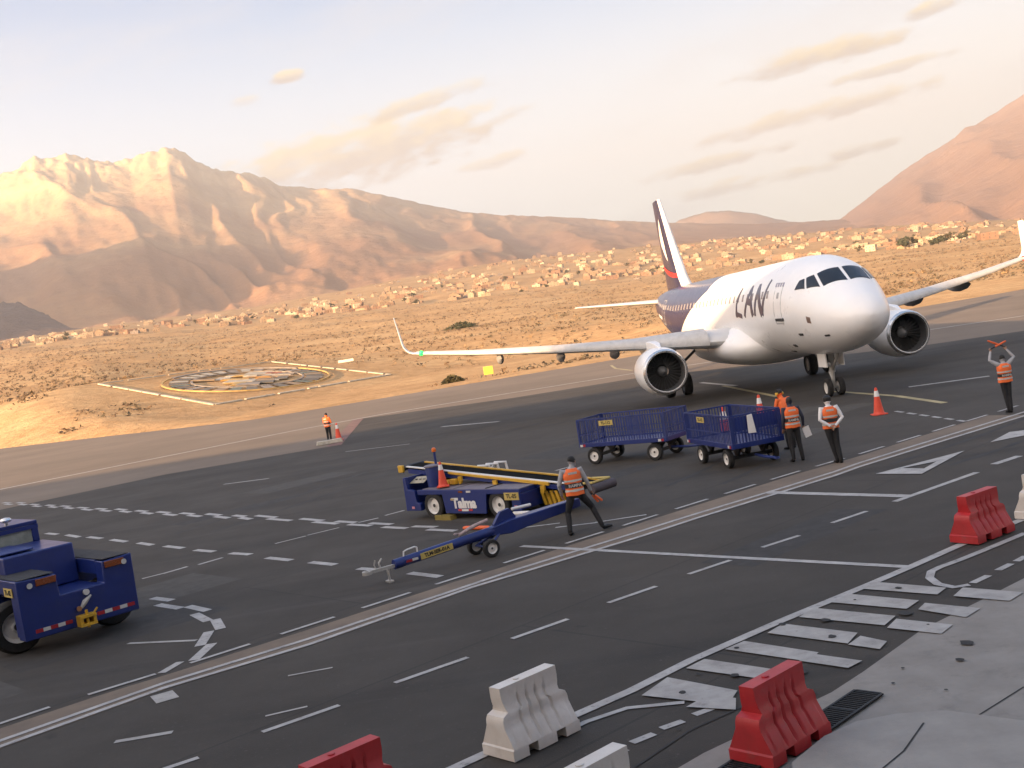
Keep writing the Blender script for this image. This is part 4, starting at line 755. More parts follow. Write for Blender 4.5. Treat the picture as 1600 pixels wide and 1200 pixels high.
        b._add(vs, [(2*i, 2*i+1, 2*i+3, 2*i+2) for i in range(14)], 0); b.build('red_swoosh', M_redp, fin, smooth=0)
    # engines
    for s in (1, -1):
        e = thing('engine', (10.45, s*5.75, 1.78)); e.parent = t
        b = MB(); b.lathe([(.02, .90), (0.0, .95), (.06, 1.00), (.25, 1.055), (.8, 1.12), (1.5, 1.13), (2.4, 1.05), (3.2, .90), (3.25, .86), (2.6, .84)], (0, 0, 0), 'x', 48, cap0=False, cap1=False); nc = b.build('nacelle', M_white, e, smooth=50)
        b = MB(); b.lathe([(.16, 1.04), (.05, 1.005), (-.02, .965), (-.02, .93), (.05, .895), (.2, .872)], (0, 0, 0), 'x', 48, cap0=False, cap1=False); b.build('inlet_lip', M_alu, nc, smooth=60)
        b = MB(); b.lathe([(.2, .872), (.95, .872), (.95, .3)], (0, 0, 0), 'x', 48, cap0=False, cap1=False); b.build('inlet_duct', mat('duct_grey', (.10, .10, .10), .55), nc, smooth=50)
        b = MB()
        for i in range(30):
            a = 2*math.pi*i/30; vs = []
            for r, tw, w in ((.24, .2, .05), (.5, .45, .075), (.86, .8, .085)):
                for k in (-1, 1): vs.append((.82+k*w*cos(tw)*.9, r*cos(a+k*w*sin(tw)/r), r*sin(a+k*w*sin(tw)/r)))
            b._add(vs, [(0, 1, 3, 2), (2, 3, 5, 4)], 0)
        b.build('fan', M_darkmetal, e, smooth=0)
        b = MB(); b.lathe([(.45, .01), (.55, .08), (.75, .19), (.9, .25)], (0, 0, 0), 'x', 24); b.build('spinner', mat('spinner_grey', (.2, .2, .2), .5), e)
        b = MB(); b.lathe([(2.6, .6), (3.3, .55), (4.2, .38), (4.6, .3), (5.2, .05)], (0, 0, 0), 'x', 32, cap0=False); b.build('exhaust', M_darkmetal, e)
        b = MB(); b.loft([[(x, y*w, z) for y, z in ((-1, z0), (1, z0), (1, z1), (-1, z1))] for x, w, z0, z1 in [(.7, .06, 1.0, 1.14), (1.3, .16, .9, 1.32), (2.5, .2, .8, 1.42), (3.6, .2, .5, 1.35), (5.0, .14, .8, 1.2), (6.0, .04, 1.0, 1.15)]]); b.build('pylon', M_white, e, smooth=50, bevel=.03)
    # nose gear
    g = thing('nose_gear', (5.07, 0, 0)); g.parent = t
    b = MB(); b.tube([(0, 0, .38), (-.05, 0, 1.1)], .075, 12); b.tube([(-.05, 0, 1.0), (-.12, 0, 1.95)], .12, 12); b.tube([(0, -.3, .38), (0, .3, .38)], .06, 8); b.tube([(-.02, 0, 1.0), (-1.1, 0, 1.9)], .06, 8); b.tube([(.1, 0, .75), (.32, 0, 1.0), (.05, 0, 1.3)], .04, 6); b.build('strut', M_strut, g)
    wheel_pair(g, 'wheel', (0, 0, .38), .38, .22, .25, mat('nose_rim', (.6, .59, .56), .4))
    for s in (1, -1):
        b = MB(); b.bb(-.55, .45, s*.36-.02, s*.36+.02, 1.25, 1.9); b.build('gear_door', M_white, g)
        b = MB(); b.lathe([(0, .02), (0, .09), (.08, .06), (.1, .02)], (-.22, s*.17, 1.35), 'x', 12); b.build('taxi_lamp', M_alu, g)
    for s in (1, -1):
        g = thing('main_gear', (17.71, s*3.8, 0)); g.parent = t
        b = MB(); b.tube([(0, 0, .58), (0, 0, 1.4)], .11, 12); b.tube([(0, 0, 1.3), (0, 0, 2.7)], .17, 12); b.tube([(0, -.5, .58), (0, .5, .58)], .09, 10); b.tube([(0, 0, 1.4), (0, -s*1.5, 2.5)], .07, 8); b.tube([(-.1, 0, .8), (-.45, 0, 1.1), (-.1, 0, 1.5)], .05, 6); b.build('strut', M_darkmetal, g)
        wheel_pair(g, 'wheel', (0, 0, .585), .585, .42, .46, mat('main_rim', (.3, .29, .28), .5))
        b = MB(); b.bb(-.6, .6, s*.78-.02, s*.78+.02, 1.1, 2.7); b.build('gear_door', M_grey, g)
airliner()

# ================================================================== ground vehicles
M_blue = mat('royal_blue_paint', (.006, .021, .15), .38, var=.12, vscale=2.5, coat=.15, dirt=[((.03, .038, .085), 3., .52, .8, .5), ((.09, .085, .08), 22., .64, .72, .5)])
M_bluedk = mat('dusty_blue_paint', (.016, .034, .17), .5, var=.18, vscale=3, dirt=[((.035, .045, .10), 4., .5, .75, .5)])
M_yel = mat('yellow_paint', (.62, .36, .03), .4, var=.12, vscale=4)
M_black = mat('black_rubber_belt', (.012, .012, .012), .95, var=.15, vscale=5, spec=.05)
M_blackm = mat('black_metal', (.02, .02, .022), .5)
M_wrim = mat('white_wheel_rim', (.72, .70, .66), .45, var=.1, vscale=6)
M_whitep = mat('white_enamel', (.72, .71, .69), .4, var=.06)
M_plate = mat('yellow_plate', (.55, .42, .12), .5, var=.12, vscale=8)
M_ink = mat('black_ink', (.02, .02, .02), .6)
M_deck = mat('worn_deck', (.20, .18, .21), .6, var=.15, vscale=5)
M_redref = mat('red_reflector', (.35, .02, .03), .3)
M_amber = mat('amber_lens', (.22, .06, .02), .25)
M_lens = mat('clear_lens', (.6, .6, .58), .15)
M_orange = mat('orange_plastic', (.75, .13, .03), .45, var=.08)
M_cone = mat('cone_plastic', (.70, .07, .03), .5, var=.08, vscale=5)
def wheel(parent, c, r, w, side=-1, hub='rim', rimfrac=.62, axis='y', rimmat=None):
    b = MB(); b.lathe([(-w/2, r*.6), (-w/2, r*.9), (-w*.36, r*.98), (0, r), (w*.36, r*.98), (w/2, r*.9), (w/2, r*.6)], c, axis, 28, cap0=False, cap1=False); t = b.build('wheel', M_rubber, parent)
    b = MB(); b.lathe([(-w*.30, .01), (-w*.34, r*.16), (-w*.24, r*.2), (-w*.16, r*rimfrac*.8), (-w*.46, r*rimfrac), (-w*.5, r*rimfrac*1.05), (w*.5, r*rimfrac*1.05), (w*.46, r*rimfrac), (w*.16, r*rimfrac*.8), (w*.24, r*.2), (w*.34, r*.16), (w*.3, .01)], c, axis, 24); b.build('rim', rimmat or M_wrim, t)
    b = MB()
    for s in (-1, 1):
        for i in range(5):
            pass
    b.lathe([(-w*.37, .005), (-w*.36, r*.13), (w*.36, r*.13), (w*.37, .005)], c, axis, 14); b.build('hub', M_darkmetal, t); return t
def plate(parent, name, M, w, h, txt, size, m=None, tm=None, th=.012):
    b = MB(); b.bb(-w/2, w/2, -h/2, h/2, -th/2, th/2); b.v = [tuple(M @ Vector(v)) for v in b.v]; o = b.build(name, m or M_plate, parent, smooth=0)
    if txt: text_mesh('plate_lettering', txt, size, tm or M_ink, o, M @ Matrix.Translation((0, 0, th/2+.003)), .002, offset=.004)
    return o
# ---------------------------------------------------------------- belt loader
def belt_loader():
    t = thing('belt_loader', (-2.65, 30.34, 0), math.atan2(-.685, .73), 'blue belt loader with yellow rails and a long black conveyor parked on the apron', 'belt loader')
    W = 1.85
    b = MB()
    b.prism([(-.48, .25), (-.48, .69), (.50, .69), (.50, .17), (2.02, .15), (2.10, .69), (3.30, .69), (3.30, .80), (-.98, .84), (-1.0, .25)][::-1] if 0 else [(.52, .17), (2.04, .15), (2.12, .66), (2.98, .66), (3.0, .22), (3.30, .22), (3.30, .77), (-.30, .82), (-.5, .82), (-.5, .68), (.46, .68)], 0, .05)
    b.prism([(.52, .17), (2.04, .15), (2.12, .66), (2.98, .66), (3.0, .22), (3.30, .22), (3.30, .77), (-.30, .82), (-.5, .82), (-.5, .68), (.46, .68)], W-.05, W)
    b.bb(-.5, 3.28, .051, W-.051, .66, .76); b.bb(.55, 2.0, .3, W-.3, .2, .655); b.bb(3.24, 3.3, .051, W-.051, .24, .655)
    b.build('chassis', M_blue, t, smooth=20, bevel=.012)
    b = MB(); b.prism([(-1.02, .25), (-.42, .25), (-.42, .44), (-.56, .48), (-.60, .80), (-.86, .84), (-.92, 1.17), (-1.0, 1.17)], -.02, .10); b.prism([(-1.02, .25), (-.42, .25), (-.42, .44), (-.56, .48), (-.60, .80), (-.86, .84), (-.92, 1.17), (-1.0, 1.17)], W-.1, W); b.bb(-1.01, -.93, .101, W-.101, .26, 1.16); b.bb(-.92, -.45, .101, W-.101, .26, .40); b.build('operator_step', M_blue, t, smooth=20, bevel=.01)
    b = MB(); b.prism([(-.3, .824), (3.28, .774), (3.28, .786), (-.3, .836)], .02, W-.02); b.build('deck', M_deck, t, smooth=0)
    b = MB()
    for x in (.9, 2.1): b.bb(x, x+.012, .03, W-.03, .80, .806+.02)
    b.build('deck_seam', M_blackm, t, smooth=0)
    for x in (.05, 2.5):
        for y in (.13, W-.13): wheel(t, (x, y, .375), .375, .24)
    # seat and console at the rear
    b = MB(); b.tube([(-.18, .42, .84), (-.18, .42, 1.10), (-.2, .42, 1.38)], [.2, .21, .2], 20); b.build('console', M_bluedk, t, smooth=40)
    b = MB(); b.lathe([(0, .23), (.03, .235), (.05, .2), (.06, .02)], (-.2, .42, 1.385), 'z', 20); b.build('console_top', M_deck, t)
    b = MB(); b.tube([(-.12, .5, 1.44), (-.12, .5, 1.78)], .035, 8); b.build('beacon_pole', M_bluedk, t)
    b = MB(); b.lathe([(0, .06), (.02, .065), (.08, .06), (.11, .03), (.115, .005)], (-.12, .5, 1.78), 'z', 16); b.build('beacon', mat('orange_lens', (.7, .16, .03), .25), t)
    b = MB(); b.prism([(-.95, .98), (-.88, 1.12), (-.30, 1.14), (-.36, .99)], .15, .19); b.v = [(v[0], v[1]+(.25 if v[2] > 1.05 else 0), v[2]) for v in b.v]; b.build('instrument_panel', mat('panel_cream', (.42, .38, .28), .5, var=.25, vscale=12), t, smooth=0)
    for i in range(3): b = MB(); b.bb(-.8+i*.16, -.72+i*.16, .27, .30, 1.02, 1.08); b.build('gauge', M_blackm, t, smooth=0)
    b = MB(); b.bb(-.7, -.25, .9, 1.3, .84, .95); b.bb(-.75, -.66, .9, 1.3, .951, 1.25); b.build('seat', M_blackm, t, bevel=.03)
    # conveyor
    cv = thing('conveyor', (0, 0, 0)); cv.parent = t
    x0, z0, x1, z1 = -1.75, 1.33, 5.0, .62; sl = (z1-z0)/(x1-x0); zc = lambda x: z0+sl*(x-x0)
    Y0, Y1 = .70, 1.42
    b = MB(); n = 40; ring = []
    for i in range(n): x = x0+(x1-x0)*i/(n-1); ring.append([(x, Y0+.06, zc(x)+.045), (x, Y1-.06, zc(x)+.045), (x, Y1-.06, zc(x)-.03), (x, Y0+.06, zc(x)-.03)])
    b.loft(ring); b.build('belt', M_black, cv, smooth=0)
    for y in (Y0, Y1):
        b = MB(); b.prism([(x0+.25, zc(x0+.25)-.12), (x1-.55, zc(x1-.55)-.11), (x1-.55, zc(x1-.55)+.0), (x0+.25, zc(x0+.25)-.0)], y-.03, y+.03); b.build('side_frame', M_blue, cv, smooth=0)
        b = MB(); b.prism([(.15 if y < 1 else .0, zc(.15)-.01), (3.75 if y < 1 else 4.75, zc(3.75 if y < 1 else 4.75)-.03), (3.75 if y < 1 else 4.75, zc(3.75 if y < 1 else 4.75)+.06), (.15 if y < 1 else 0, zc(.15)+.05)], y-.045-(.03 if y < 1 else -.03), y+.045-(.03 if y < 1 else -.03)); b.build('side_rail', M_yel, cv, smooth=0, bevel=.01)
        b = MB(); b.prism([(x0+.2, zc(x0+.2)+.052), (x1-.5, zc(x1-.5)+.052), (x1-.5, zc(x1-.5)+.082), (x0+.2, zc(x0+.2)+.082)], y-.05, y+.03); b.build('edge_strip', M_whitep if y < 1 else M_yel, cv, smooth=0)
    for x, r, m in ((x0, .075, M_blackm), (x1+.12, .115, mat('purple_grey_roller', (.075, .06, .07), .7))): b = MB(); b.lathe([(-.44, .01), (-.44, r), (.44, r), (.44, .01)], (x, 1.06, zc(x)-.01), 'y', 20); b.build('roller', m, cv)
    b = MB(); b.tube([(x1-.5, Y1+.02, zc(x1-.5)+.06), (x1+.10, Y1-.03, zc(x1)+.13), (x1+.10, Y0+.03, zc(x1)+.13), (x1-.5, Y0-.02, zc(x1-.5)+.06)], .03, 8); b.build('end_hoop', M_plate, cv)
    b = MB(); b.bb(x0-.12, x0+.10, Y0-.09, Y0-.01, zc(x0)-.12, zc(x0)+.09); b.build('end_cap', M_yel, cv, bevel=.02)
    for x in (.62, 1.9, 3.55): b = MB(); b.bb(x-.05, x+.09, Y0-.13, Y0-.075, zc(x)-.16, zc(x)-.032); b.lathe([(-.03, .01), (-.03, .055), (.03, .055), (.03, .01)], (x+.02, Y0-.11, zc(x)-.18), 'y', 12); b.build('rail_bracket', M_yel, cv)
    b = MB(); b.bb(-.05, .32, .45, .62, .85, .98); b.bb(.33, .55, .47, .6, .85, 1.0); b.build('hydraulic_pump', M_yel, t, bevel=.02)
    b = MB(); b.tube([(.6, 1.06, .75), (1.9, 1.06, zc(1.9)-.1)], .05, 8); b.tube([(3.0, .8, .75), (3.6, .8, zc(3.6)-.12)], .05, 8); b.build('lift_cylinder', M_blackm, t)
    # hazard striped guard hanging under the front of the conveyor
    for i in range(5): b = MB(); b.prism([(3.34+i*.16, .58), (3.43+i*.16, .58), (3.53+i*.16, .22), (3.44+i*.16, .22)], .72, .78); b.build('hazard_bar', M_yel, t, smooth=0)
    b = MB(); b.bb(3.31, 4.25, .79, 1.4, .24, .50); b.bb(3.31, 4.5, .74, 1.4, .51, .56); b.build('front_guard', M_blackm, t)
    b = MB(); b.tube([(3.05, -.06, .17), (3.62, -.10, .20)], .05, 10); b.build('step_bar', M_whitep, t)
    F = lambda x, y, z: Matrix.Translation((x, y, z)) @ Matrix.Rotation(math.pi/2, 4, 'X')
    plate(t, 'number_plate', F(3.02, -.012, .60), .5, .19, 'TL-05', .15)
    text_mesh('company_lettering', 'Talma', .36, M_whitep, t, F(1.27, -.008, .43), .004, offset=.018)
    b = MB()
    for x in (1.02, 1.42): b.bb(x, x+.13, -.012, -.001, .235, .285)
    b.build('red_mark', M_redp, t, smooth=0); b = MB(); b.bb(1.16, 1.40, -.012, -.001, .23, .28); b.build('white_mark', M_whitep, t, smooth=0)
    b = MB(); b.bb(.78, .93, -.012, -.001, .52, .57); b.build('yellow_mark', M_plate, t, smooth=0)
    for x, m in ((1.12, M_amber), (1.42, M_lens)): b = MB(); b.bb(x, x+.15, -.02, -.001, .72, .77); b.build('marker_lamp', m, t, smooth=0)
    for x in (-.72, 3.14): b = MB(); b.bb(x-.05, x+.05, -.035, -.021, .31, .37); b.build('reflector', mat('pink_reflector', (.6, .25, .3), .3), t, smooth=0)
    b = MB(); b.bb(-.03, .25, -.08, .1, .0, .13); b.prism([(.26, 0), (.62, 0), (.58, .12), (.30, .14)], -.1, .12); o = b.build('wheel_chock', mat('dirty_yellow', (.22, .17, .04), .8)); o.location = t.location; o.rotation_euler = t.rotation_euler; o.location.x += .12; o.location.y -= .12
    tag(o, 'dirty yellow wheel chock beside the rear wheel of the belt loader', 'wheel chock')
    return t
belt_loader()
def rod(name, p, q, r, m, label, cat):
    b = MB(); p, q = Vector(p), Vector(q); b.tube([tuple(p), tuple(p+(q-p)*.08), tuple(q-(q-p)*.06), tuple(q)], [r*.6, r, r, r*.7], 10); o = b.build(name, m); return tag(o, label, cat)
rod('marshalling_wand', (-1.75, 27.9, .06), (-1.08, 27.35, .06), .05, M_orange, 'orange stick lying on the asphalt under the side of the belt loader', 'wand')

# ---------------------------------------------------------------- towbar
def towbar():
    d = Vector((.85, .53, 0)).normalized(); t = thing('towbar', (-3.3, 22.89, 0), math.atan2(d.y, d.x), 'long blue aircraft towbar on two small wheels with a white hitch', 'towbar')
    zb = lambda s: .33+.062*(s-.4)
    b = MB(); b.tube([(.38, 0, zb(.38)), (3.1, 0, zb(3.1)), (3.4, 0, zb(3.4))], [.105, .105, .12], 20); b.build('tube', M_blue, t)
    b = MB(); b.loft([[(s, y*w, zb(s)+z*h) for y, z in ((-1, -1), (1, -1), (1, 1), (-1, 1))] for s, w, h in ((2.6, .06, .07), (3.2, .17, .15), (3.6, .16, .13), (5.15, .10, .10))]); b.build('head_beam', M_blue, t, smooth=30, bevel=.02)
    b = MB(); b.loft([[(s, y*.045, z) for y, z in ((-1, z0), (1, z0), (1, z1), (-1, z1))] for s, z0, z1 in ((2.85, zb(2.85)+.09, zb(2.85)+.13), (3.05, zb(3)+.09, zb(3)+.36), (3.28, zb(3.2)+.09, zb(3.2)+.38), (3.42, zb(3.4)+.1, zb(3.4)+.18))]); b.build('pump_bracket', M_blue, t, smooth=30)
    b = MB(); b.tube([(3.35, -.05, zb(3)+.36), (3.85, -.03, zb(3.3)+.33)], .035, 8); b.build('pump_lever', M_whitep, t)
    b = MB(); b.tube([(2.0, .05, zb(2)+.14), (2.35, .05, zb(2.3)+.22), (2.75, .04, zb(2.8)+.26)], [.03, .045, .035], 8); b.tube([(1.9, .06, zb(2)+.18), (2.2, .06, zb(2)+.15)], .02, 6); b.build('release_lever', mat('faded_red_white', (.55, .42, .40), .6, var=.3, vscale=8), t)
    b = MB(); b.tube([(.62, 0, zb(.6)+.08), (.64, 0, zb(.6)+.20), (.72, 0, zb(.6)+.22), (.9, 0, zb(.9)+.22), (.95, 0, zb(.9)+.2), (.95, 0, zb(.9)+.09)], .018, 8); b.build('grab_handle', M_whitep, t)
    b = MB(); b.bb(-.2, .4, -.03, .03, zb(0)-.03, zb(0)+.035); b.lathe([(-.035, .055), (-.035, .1), (.035, .1), (.035, .055), (-.035, .055)], (-.24, 0, zb(0)), 'z', 20, cap0=False, cap1=False)
    b.tube([(.1, .06, zb(0)), (.08, .07, zb(0)+.12), (.16, .07, zb(0)+.2)], .022, 8); b.tube([(.0, .05, zb(0)), (-.03, .06, zb(0)+.1), (.0, .06, zb(0)+.2)], .014, 6); b.build('hitch', M_strut, t)
    b = MB(); b.tube([(.18, -.05, zb(0)-.02), (.22, -.05, .05)], .02, 6); b.tube([(.3, .05, zb(0)-.02), (.24, .05, .05)], .02, 6); b.bb(.18, .28, -.1, .1, 0, .04); b.build('jack_foot', M_strut, t)
    F = Matrix.Translation((1.35, -.107, zb(1.35))) @ Matrix.Rotation(-math.atan(.062), 4, 'Y') @ Matrix.Rotation(math.pi/2, 4, 'X')
    plate(t, 'number_plate', F, .78, .13, 'TLM-SER-01A', .105)
    for x, m in ((.62, M_redref), (.76, M_lens)): b = MB(); b.bb(x, x+.135, -.112, -.1035, zb(x)-.025, zb(x)+.025); b.build('reflector', m, t, smooth=0)
    b = MB()
    for s in (-1, 1): b.tube([(3.0, s*.05, zb(3)-.05), (2.52, s*.28, .2)], .03, 8)
    b.tube([(2.52, -.33, .2), (2.52, .33, .2)], .025, 8); b.tube([(2.9, 0, zb(3)-.08), (2.52, 0, .2)], .025, 8); b.build('axle', M_bluedk, t)
    for s in (-1, 1): wheel(t, (2.52, s*.34, .195), .195, .12)
towbar()

# ---------------------------------------------------------------- pushback tug (rear view)
def tug():
    d = Vector((1.65, 1.57, 0)).normalized(); t = thing('pushback_tug', (-9.75, 20.98, 0), math.atan2(d.y, d.x), 'heavy dark blue pushback tug seen from behind at the left edge', 'tow tractor')
    Wd = 2.3
    b = MB()
    # rear bumper block with the low middle step
    b.prism([(0.02, .35), (2.28, .35), (Wd, 1.5), (1.68, 1.47), (1.66, 1.05), (.78, 1.05), (.76, 1.47), (0.0, 1.5)], 0, .34)
    b.build('rear_bumper', M_blue, t, smooth=20, bevel=.02)
    b = MB(); b.bb(.03, .76, 1.62, 5.0, .9, 1.49); b.bb(1.68, 2.27, 1.62, 5.0, .9, 1.49); b.bb(.03, .76, .341, 1.62, 1.2, 1.49); b.bb(1.68, 2.27, .341, 1.62, 1.2, 1.49); b.bb(.761, 1.679, .341, 5.0, .4, 1.04); b.bb(.03, .1, .341, .45, .4, 1.199); b.bb(2.2, 2.27, .341, .45, .4, 1.199); b.build('body', M_blue, t, smooth=20, bevel=.015)
    b = MB(); b.bb(.05, .74, .02, 4.9, 1.503, 1.512); b.bb(1.70, 2.25, .02, 4.9, 1.503, 1.512); b.build('fender_tread', mat('antislip_black', (.03, .03, .032), .8, bump=.4, bscale=150), t, smooth=0)
    b = MB(); b.prism([(1.15, 1.05), (1.2, 1.84), (2.75, 1.86), (2.75, 1.05)], .25, 1.66, plane='yz'); b.build('engine_hood', M_blue, t, smooth=20, bevel=.03)
    b = MB(); b.bb(.3, .95, 1.4, 2.7, 1.87, 1.9); b.build('hood_hatch', M_bluedk, t, bevel=.02)
    cab = MB(); cab.bb(-.1, 1.6, 2.76, 2.84, 1.05, 1.86); cab.bb(-.1, 1.6, 2.76, 4.2, 2.22, 2.30); cab.bb(-.1, .0, 2.76, 2.84, 1.861, 2.219); cab.bb(1.46, 1.6, 2.76, 2.84, 1.861, 2.219); cab.bb(-.1, -.02, 4.1, 4.2, 1.05, 2.219); cab.bb(1.52, 1.6, 4.1, 4.2, 1.05, 2.219); cab.bb(-.1, 1.6, 4.201, 4.26, 1.05, 1.6); cab.build('cab', M_blue, t, smooth=20, bevel=.015)
    b = MB(); b.bb(.001, 1.459, 2.79, 2.81, 1.862, 2.13); b.build('rear_window', mat('pale_cab_glass', (.34, .37, .33), .12, var=.25, vscale=2), t, smooth=0)
    b = MB(); b.bb(-.1, 1.6, 2.75, 2.76-.001, 2.13, 2.218); b.build('roof_visor', M_blue, t, smooth=0)
    b = MB(); b.tube([(1.0, 2.85, 2.3), (1.0, 2.85, 2.36)], .04, 8); b.lathe([(0, .04), (.02, .11), (.06, .12), (.1, .09), (.115, .01)], (1.0, 2.85, 2.36), 'z', 16); b.build('beacon', M_alu, t)
    for x in (.2, 2.1):
        for y in (1.0, 4.2): wheel(t, (x, y, .52), .52, .38, rimfrac=.56)
    for s, x in ((-1, .3), (1, 2.02)): b = MB(); b.lathe([(-.02, .055), (0, .05), (.0, .01)], (x-.06*(s < 0)+.09*(s > 0), -.012, 1.37), 'y', 14); b.build('reversing_lamp', M_lens, t)
    for x in (.36, 1.72): b = MB(); b.prism([(x, 1.33), (x+.38, 1.33), (x+.40, 1.455), (x, 1.455)], -.03, -.001); b.build('tail_lamp', M_amber, t, bevel=.008)
    b = MB(); b.lathe([(-.06, .06), (0, .055), (.0, .01)], (1.26, -.01, .98), 'y', 14); b.build('work_lamp', M_lens, t)
    for x0, x1 in ((.22, .93), (1.42, 2.2)):
        n = 5; w = (x1-x0)/n
        for i in range(n): b = MB(); b.bb(x0+i*w, x0+(i+1)*w-.004, -.008, -.001, .46, .53); b.build('reflective_tape', M_redref if i % 2 == 0 else M_lens, t, smooth=0)
    b = MB(); b.bb(1.0, 1.32, -.22, -.001, .36, .41); b.bb(1.0, 1.32, -.22, -.001, .52, .57); b.bb(1.0, 1.06, -.2, -.001, .411, .519); b.bb(1.26, 1.32, -.2, -.001, .411, .519); b.tube([(1.16, -.15, .32), (1.16, -.15, .66)], .03, 8); b.tube([(1.27, -.17, .55), (1.36, -.2, .66)], .022, 6); b.build('tow_hitch', M_yel, t)
    b = MB(); b.tube([(1.12, -.04, .70), (1.2, -.05, .80), (1.34, -.05, .9)], [.03, .055, .02], 8); b.build('hitch_lever', M_strut, t)
    b = MB(); b.lathe([(-.03, .05), (0, .05), (.0, .01)], (1.07, -.04, .70), 'y', 12); b.build('hitch_knob', mat('copper', (.4, .2, .1), .4, metal=.4), t)
    F = Matrix.Translation((-.012, .42, 1.28)) @ Matrix.Rotation(-math.pi/2, 4, 'Z') @ Matrix.Rotation(math.pi/2, 4, 'X')
    plate(t, 'number_plate', F, .42, .17, 'TL-02', .13)
tug()

# ---------------------------------------------------------------- baggage carts
def cart(loc, rz, label, L_=3.28, W_=1.55, wb=(.5, 2.75), end_solid=False, plate_x=1.15):
    t = thing('baggage_cart', loc, rz, label, 'baggage cart', 'blue baggage carts on the apron'); z0, z1 = .62, 1.5
    b = MB(); b.bb(0, L_, 0, .06, z0-.04, z0+.1); b.bb(0, L_, W_-.06, W_, z0-.04, z0+.1); b.bb(0, .06, .061, W_-.061, z0-.04, z0+.1); b.bb(L_-.06, L_, .061, W_-.061, z0-.04, z0+.1); b.bb(.061, L_-.061, .061, W_-.061, z0+.02, z0+.05); b.build('bed', M_blue, t, smooth=0, bevel=.008)
    def side(name, p, q, solid=False, low=False):
        p, q = Vector(p), Vector(q); d = (q-p); ln = d.length; d = d/ln; a = math.atan2(d.y, d.x); b = MB(); top = z1 if not low else z1-.12
        def bar(s0, s1, za, zb_, w=.03): c = p+d*((s0+s1)/2); b.box((c.x, c.y, (za+zb_)/2), (s1-s0, w, zb_-za), 0, a)
        bar(0, ln, top-.045, top); bar(0, ln, z0+.36, z0+.39, .02)
        bar(0, .06, z0+.101, top-.046, .05); bar(ln-.06, ln, z0+.101, top-.046, .05)
        n = int(ln/.095)
        for i in range(1, n): s = ln*i/n; w = .03 if i % 4 else .05; bar(s-w/2, s+w/2, z0+.101, top-.046, .016)
        b.build(name, M_bluedk, t, smooth=0)
        if solid: b = MB(); c = p+d*(ln*.5); b.box((c.x, c.y, (z0+.42+top-.05)/2), (ln-.13, .008, top-z0-.5), 0, a); b.build('panel', M_blue, t, smooth=0)
    side('side_rail', (.0, .03, 0), (L_, .03, 0)); side('side_rail', (0, W_-.03, 0), (L_, W_-.03, 0)); side('end_rail', (.03, .06, 0), (.03, W_-.06, 0)); side('end_rail', (L_-.03, .06, 0), (L_-.03, W_-.06, 0), end_solid)
    for x in wb:
        for y in (.1, W_-.1): wheel(t, (x, y, .27), .27, .15, rimfrac=.66)
    for x in wb:
        b = MB(); b.bb(x-.05, x+.05, .1, W_-.1, .22, .32)
        for y in (.35, W_-.42): b.prism([(x-.3, .575), (x-.06, .30), (x+.06, .30), (x+.3, .575)], y, y+.07)
        b.build('axle', M_blackm, t)
    b = MB(); b.tube([(L_-.3, W_/2, .3), (L_+.25, W_/2, .28), (L_+.9, W_/2, .3)], .04, 8); b.lathe([(-.02, .04), (-.02, .08), (.02, .08), (.02, .04), (-.02, .04)], (L_+.98, W_/2, .3), 'z', 14, cap0=False, cap1=False); b.build('drawbar', M_bluedk, t)
    F = lambda x, y, z: Matrix.Translation((x, y, z)) @ Matrix.Rotation(math.pi/2, 4, 'X')
    plate(t, 'number_plate', F(plate_x, -.012, 1.33), .52, .16, 'TL-112', .12)
    for x in (.05, L_-.3): b = MB(); b.bb(x, x+.1, -.012, -.002, z0-.02, z0+.06); b.build('reflector', M_lens, t, smooth=0); b = MB(); b.bb(x+.11, x+.2, -.012, -.002, z0-.02, z0+.06); b.build('reflector', M_redref, t, smooth=0)
    return t
cart((1.86, 36.85, 0), math.atan2(-.607, .794), 'blue mesh sided baggage cart nearest the engine, left of the other cart')
cart((4.92, 33.75, 0), math.atan2(-.974, .224), 'blue mesh sided baggage cart with a dark end panel beside the two workers in vests', wb=(.85, 2.65), end_solid=True, plate_x=1.3)
# things lying on and hanging from the second cart
b = MB(); b.prism([(-.1, 0), (.12, 0), (.06, .52), (-.08, .5)], -.02, .02); o = b.build('paper_sleeve', M_whitep, None, bevel=.01); o.location = (6.25, 30.62, .95); tag(o, 'white paper sleeve hanging on the end of the right baggage cart', 'document sleeve')
# ---------------------------------------------------------------- cones
def cone(loc, h, label, rz=0., band=True):
    t = thing('traffic_cone', loc, rz, label, 'traffic cone', 'orange traffic cones'); r0, r1 = h*.19, h*.045
    b = MB(); w = h*.25; b.bb(-w, w, -w, w, 0, h*.04); b.build('base', M_cone, t, bevel=.008)
    rr = lambda f: r0+(r1-r0)*f
    b = MB(); b.lathe([(h*.041, r0*1.1), (h*.07, r0)]+[(h*(.04+.96*f), rr(f)) for f in (.1, .3, .6, .85, .98)]+[(h, r1*.6)], (0, 0, 0), 'z', 24, cap0=False); b.build('body', M_cone, t)
    if band: b = MB(); b.lathe([(h*(.04+.96*f), rr(f)+.004) for f in (.66, .7, .84, .88)], (0, 0, 0), 'z', 24, cap0=False, cap1=False); b.build('reflective_band', M_whitep, t)
    return t
cone((12.08, 37.95, 0), .92, 'tall orange cone standing alone in front of the nose wheel')
cone((8.85, 41.3, 0), 1.0, 'orange and white cone just behind the right baggage cart')
cone((6.55, 36.2, 0), 1.25, 'orange and white cone seen over the top rail of the right baggage cart')
cone((-10.35, 64.95, .06), 1.0, 'orange cone beside the distant worker', band=True)
cone((-2.25, 30.25, .86), .68, 'red and white cone standing on the deck of the belt loader')
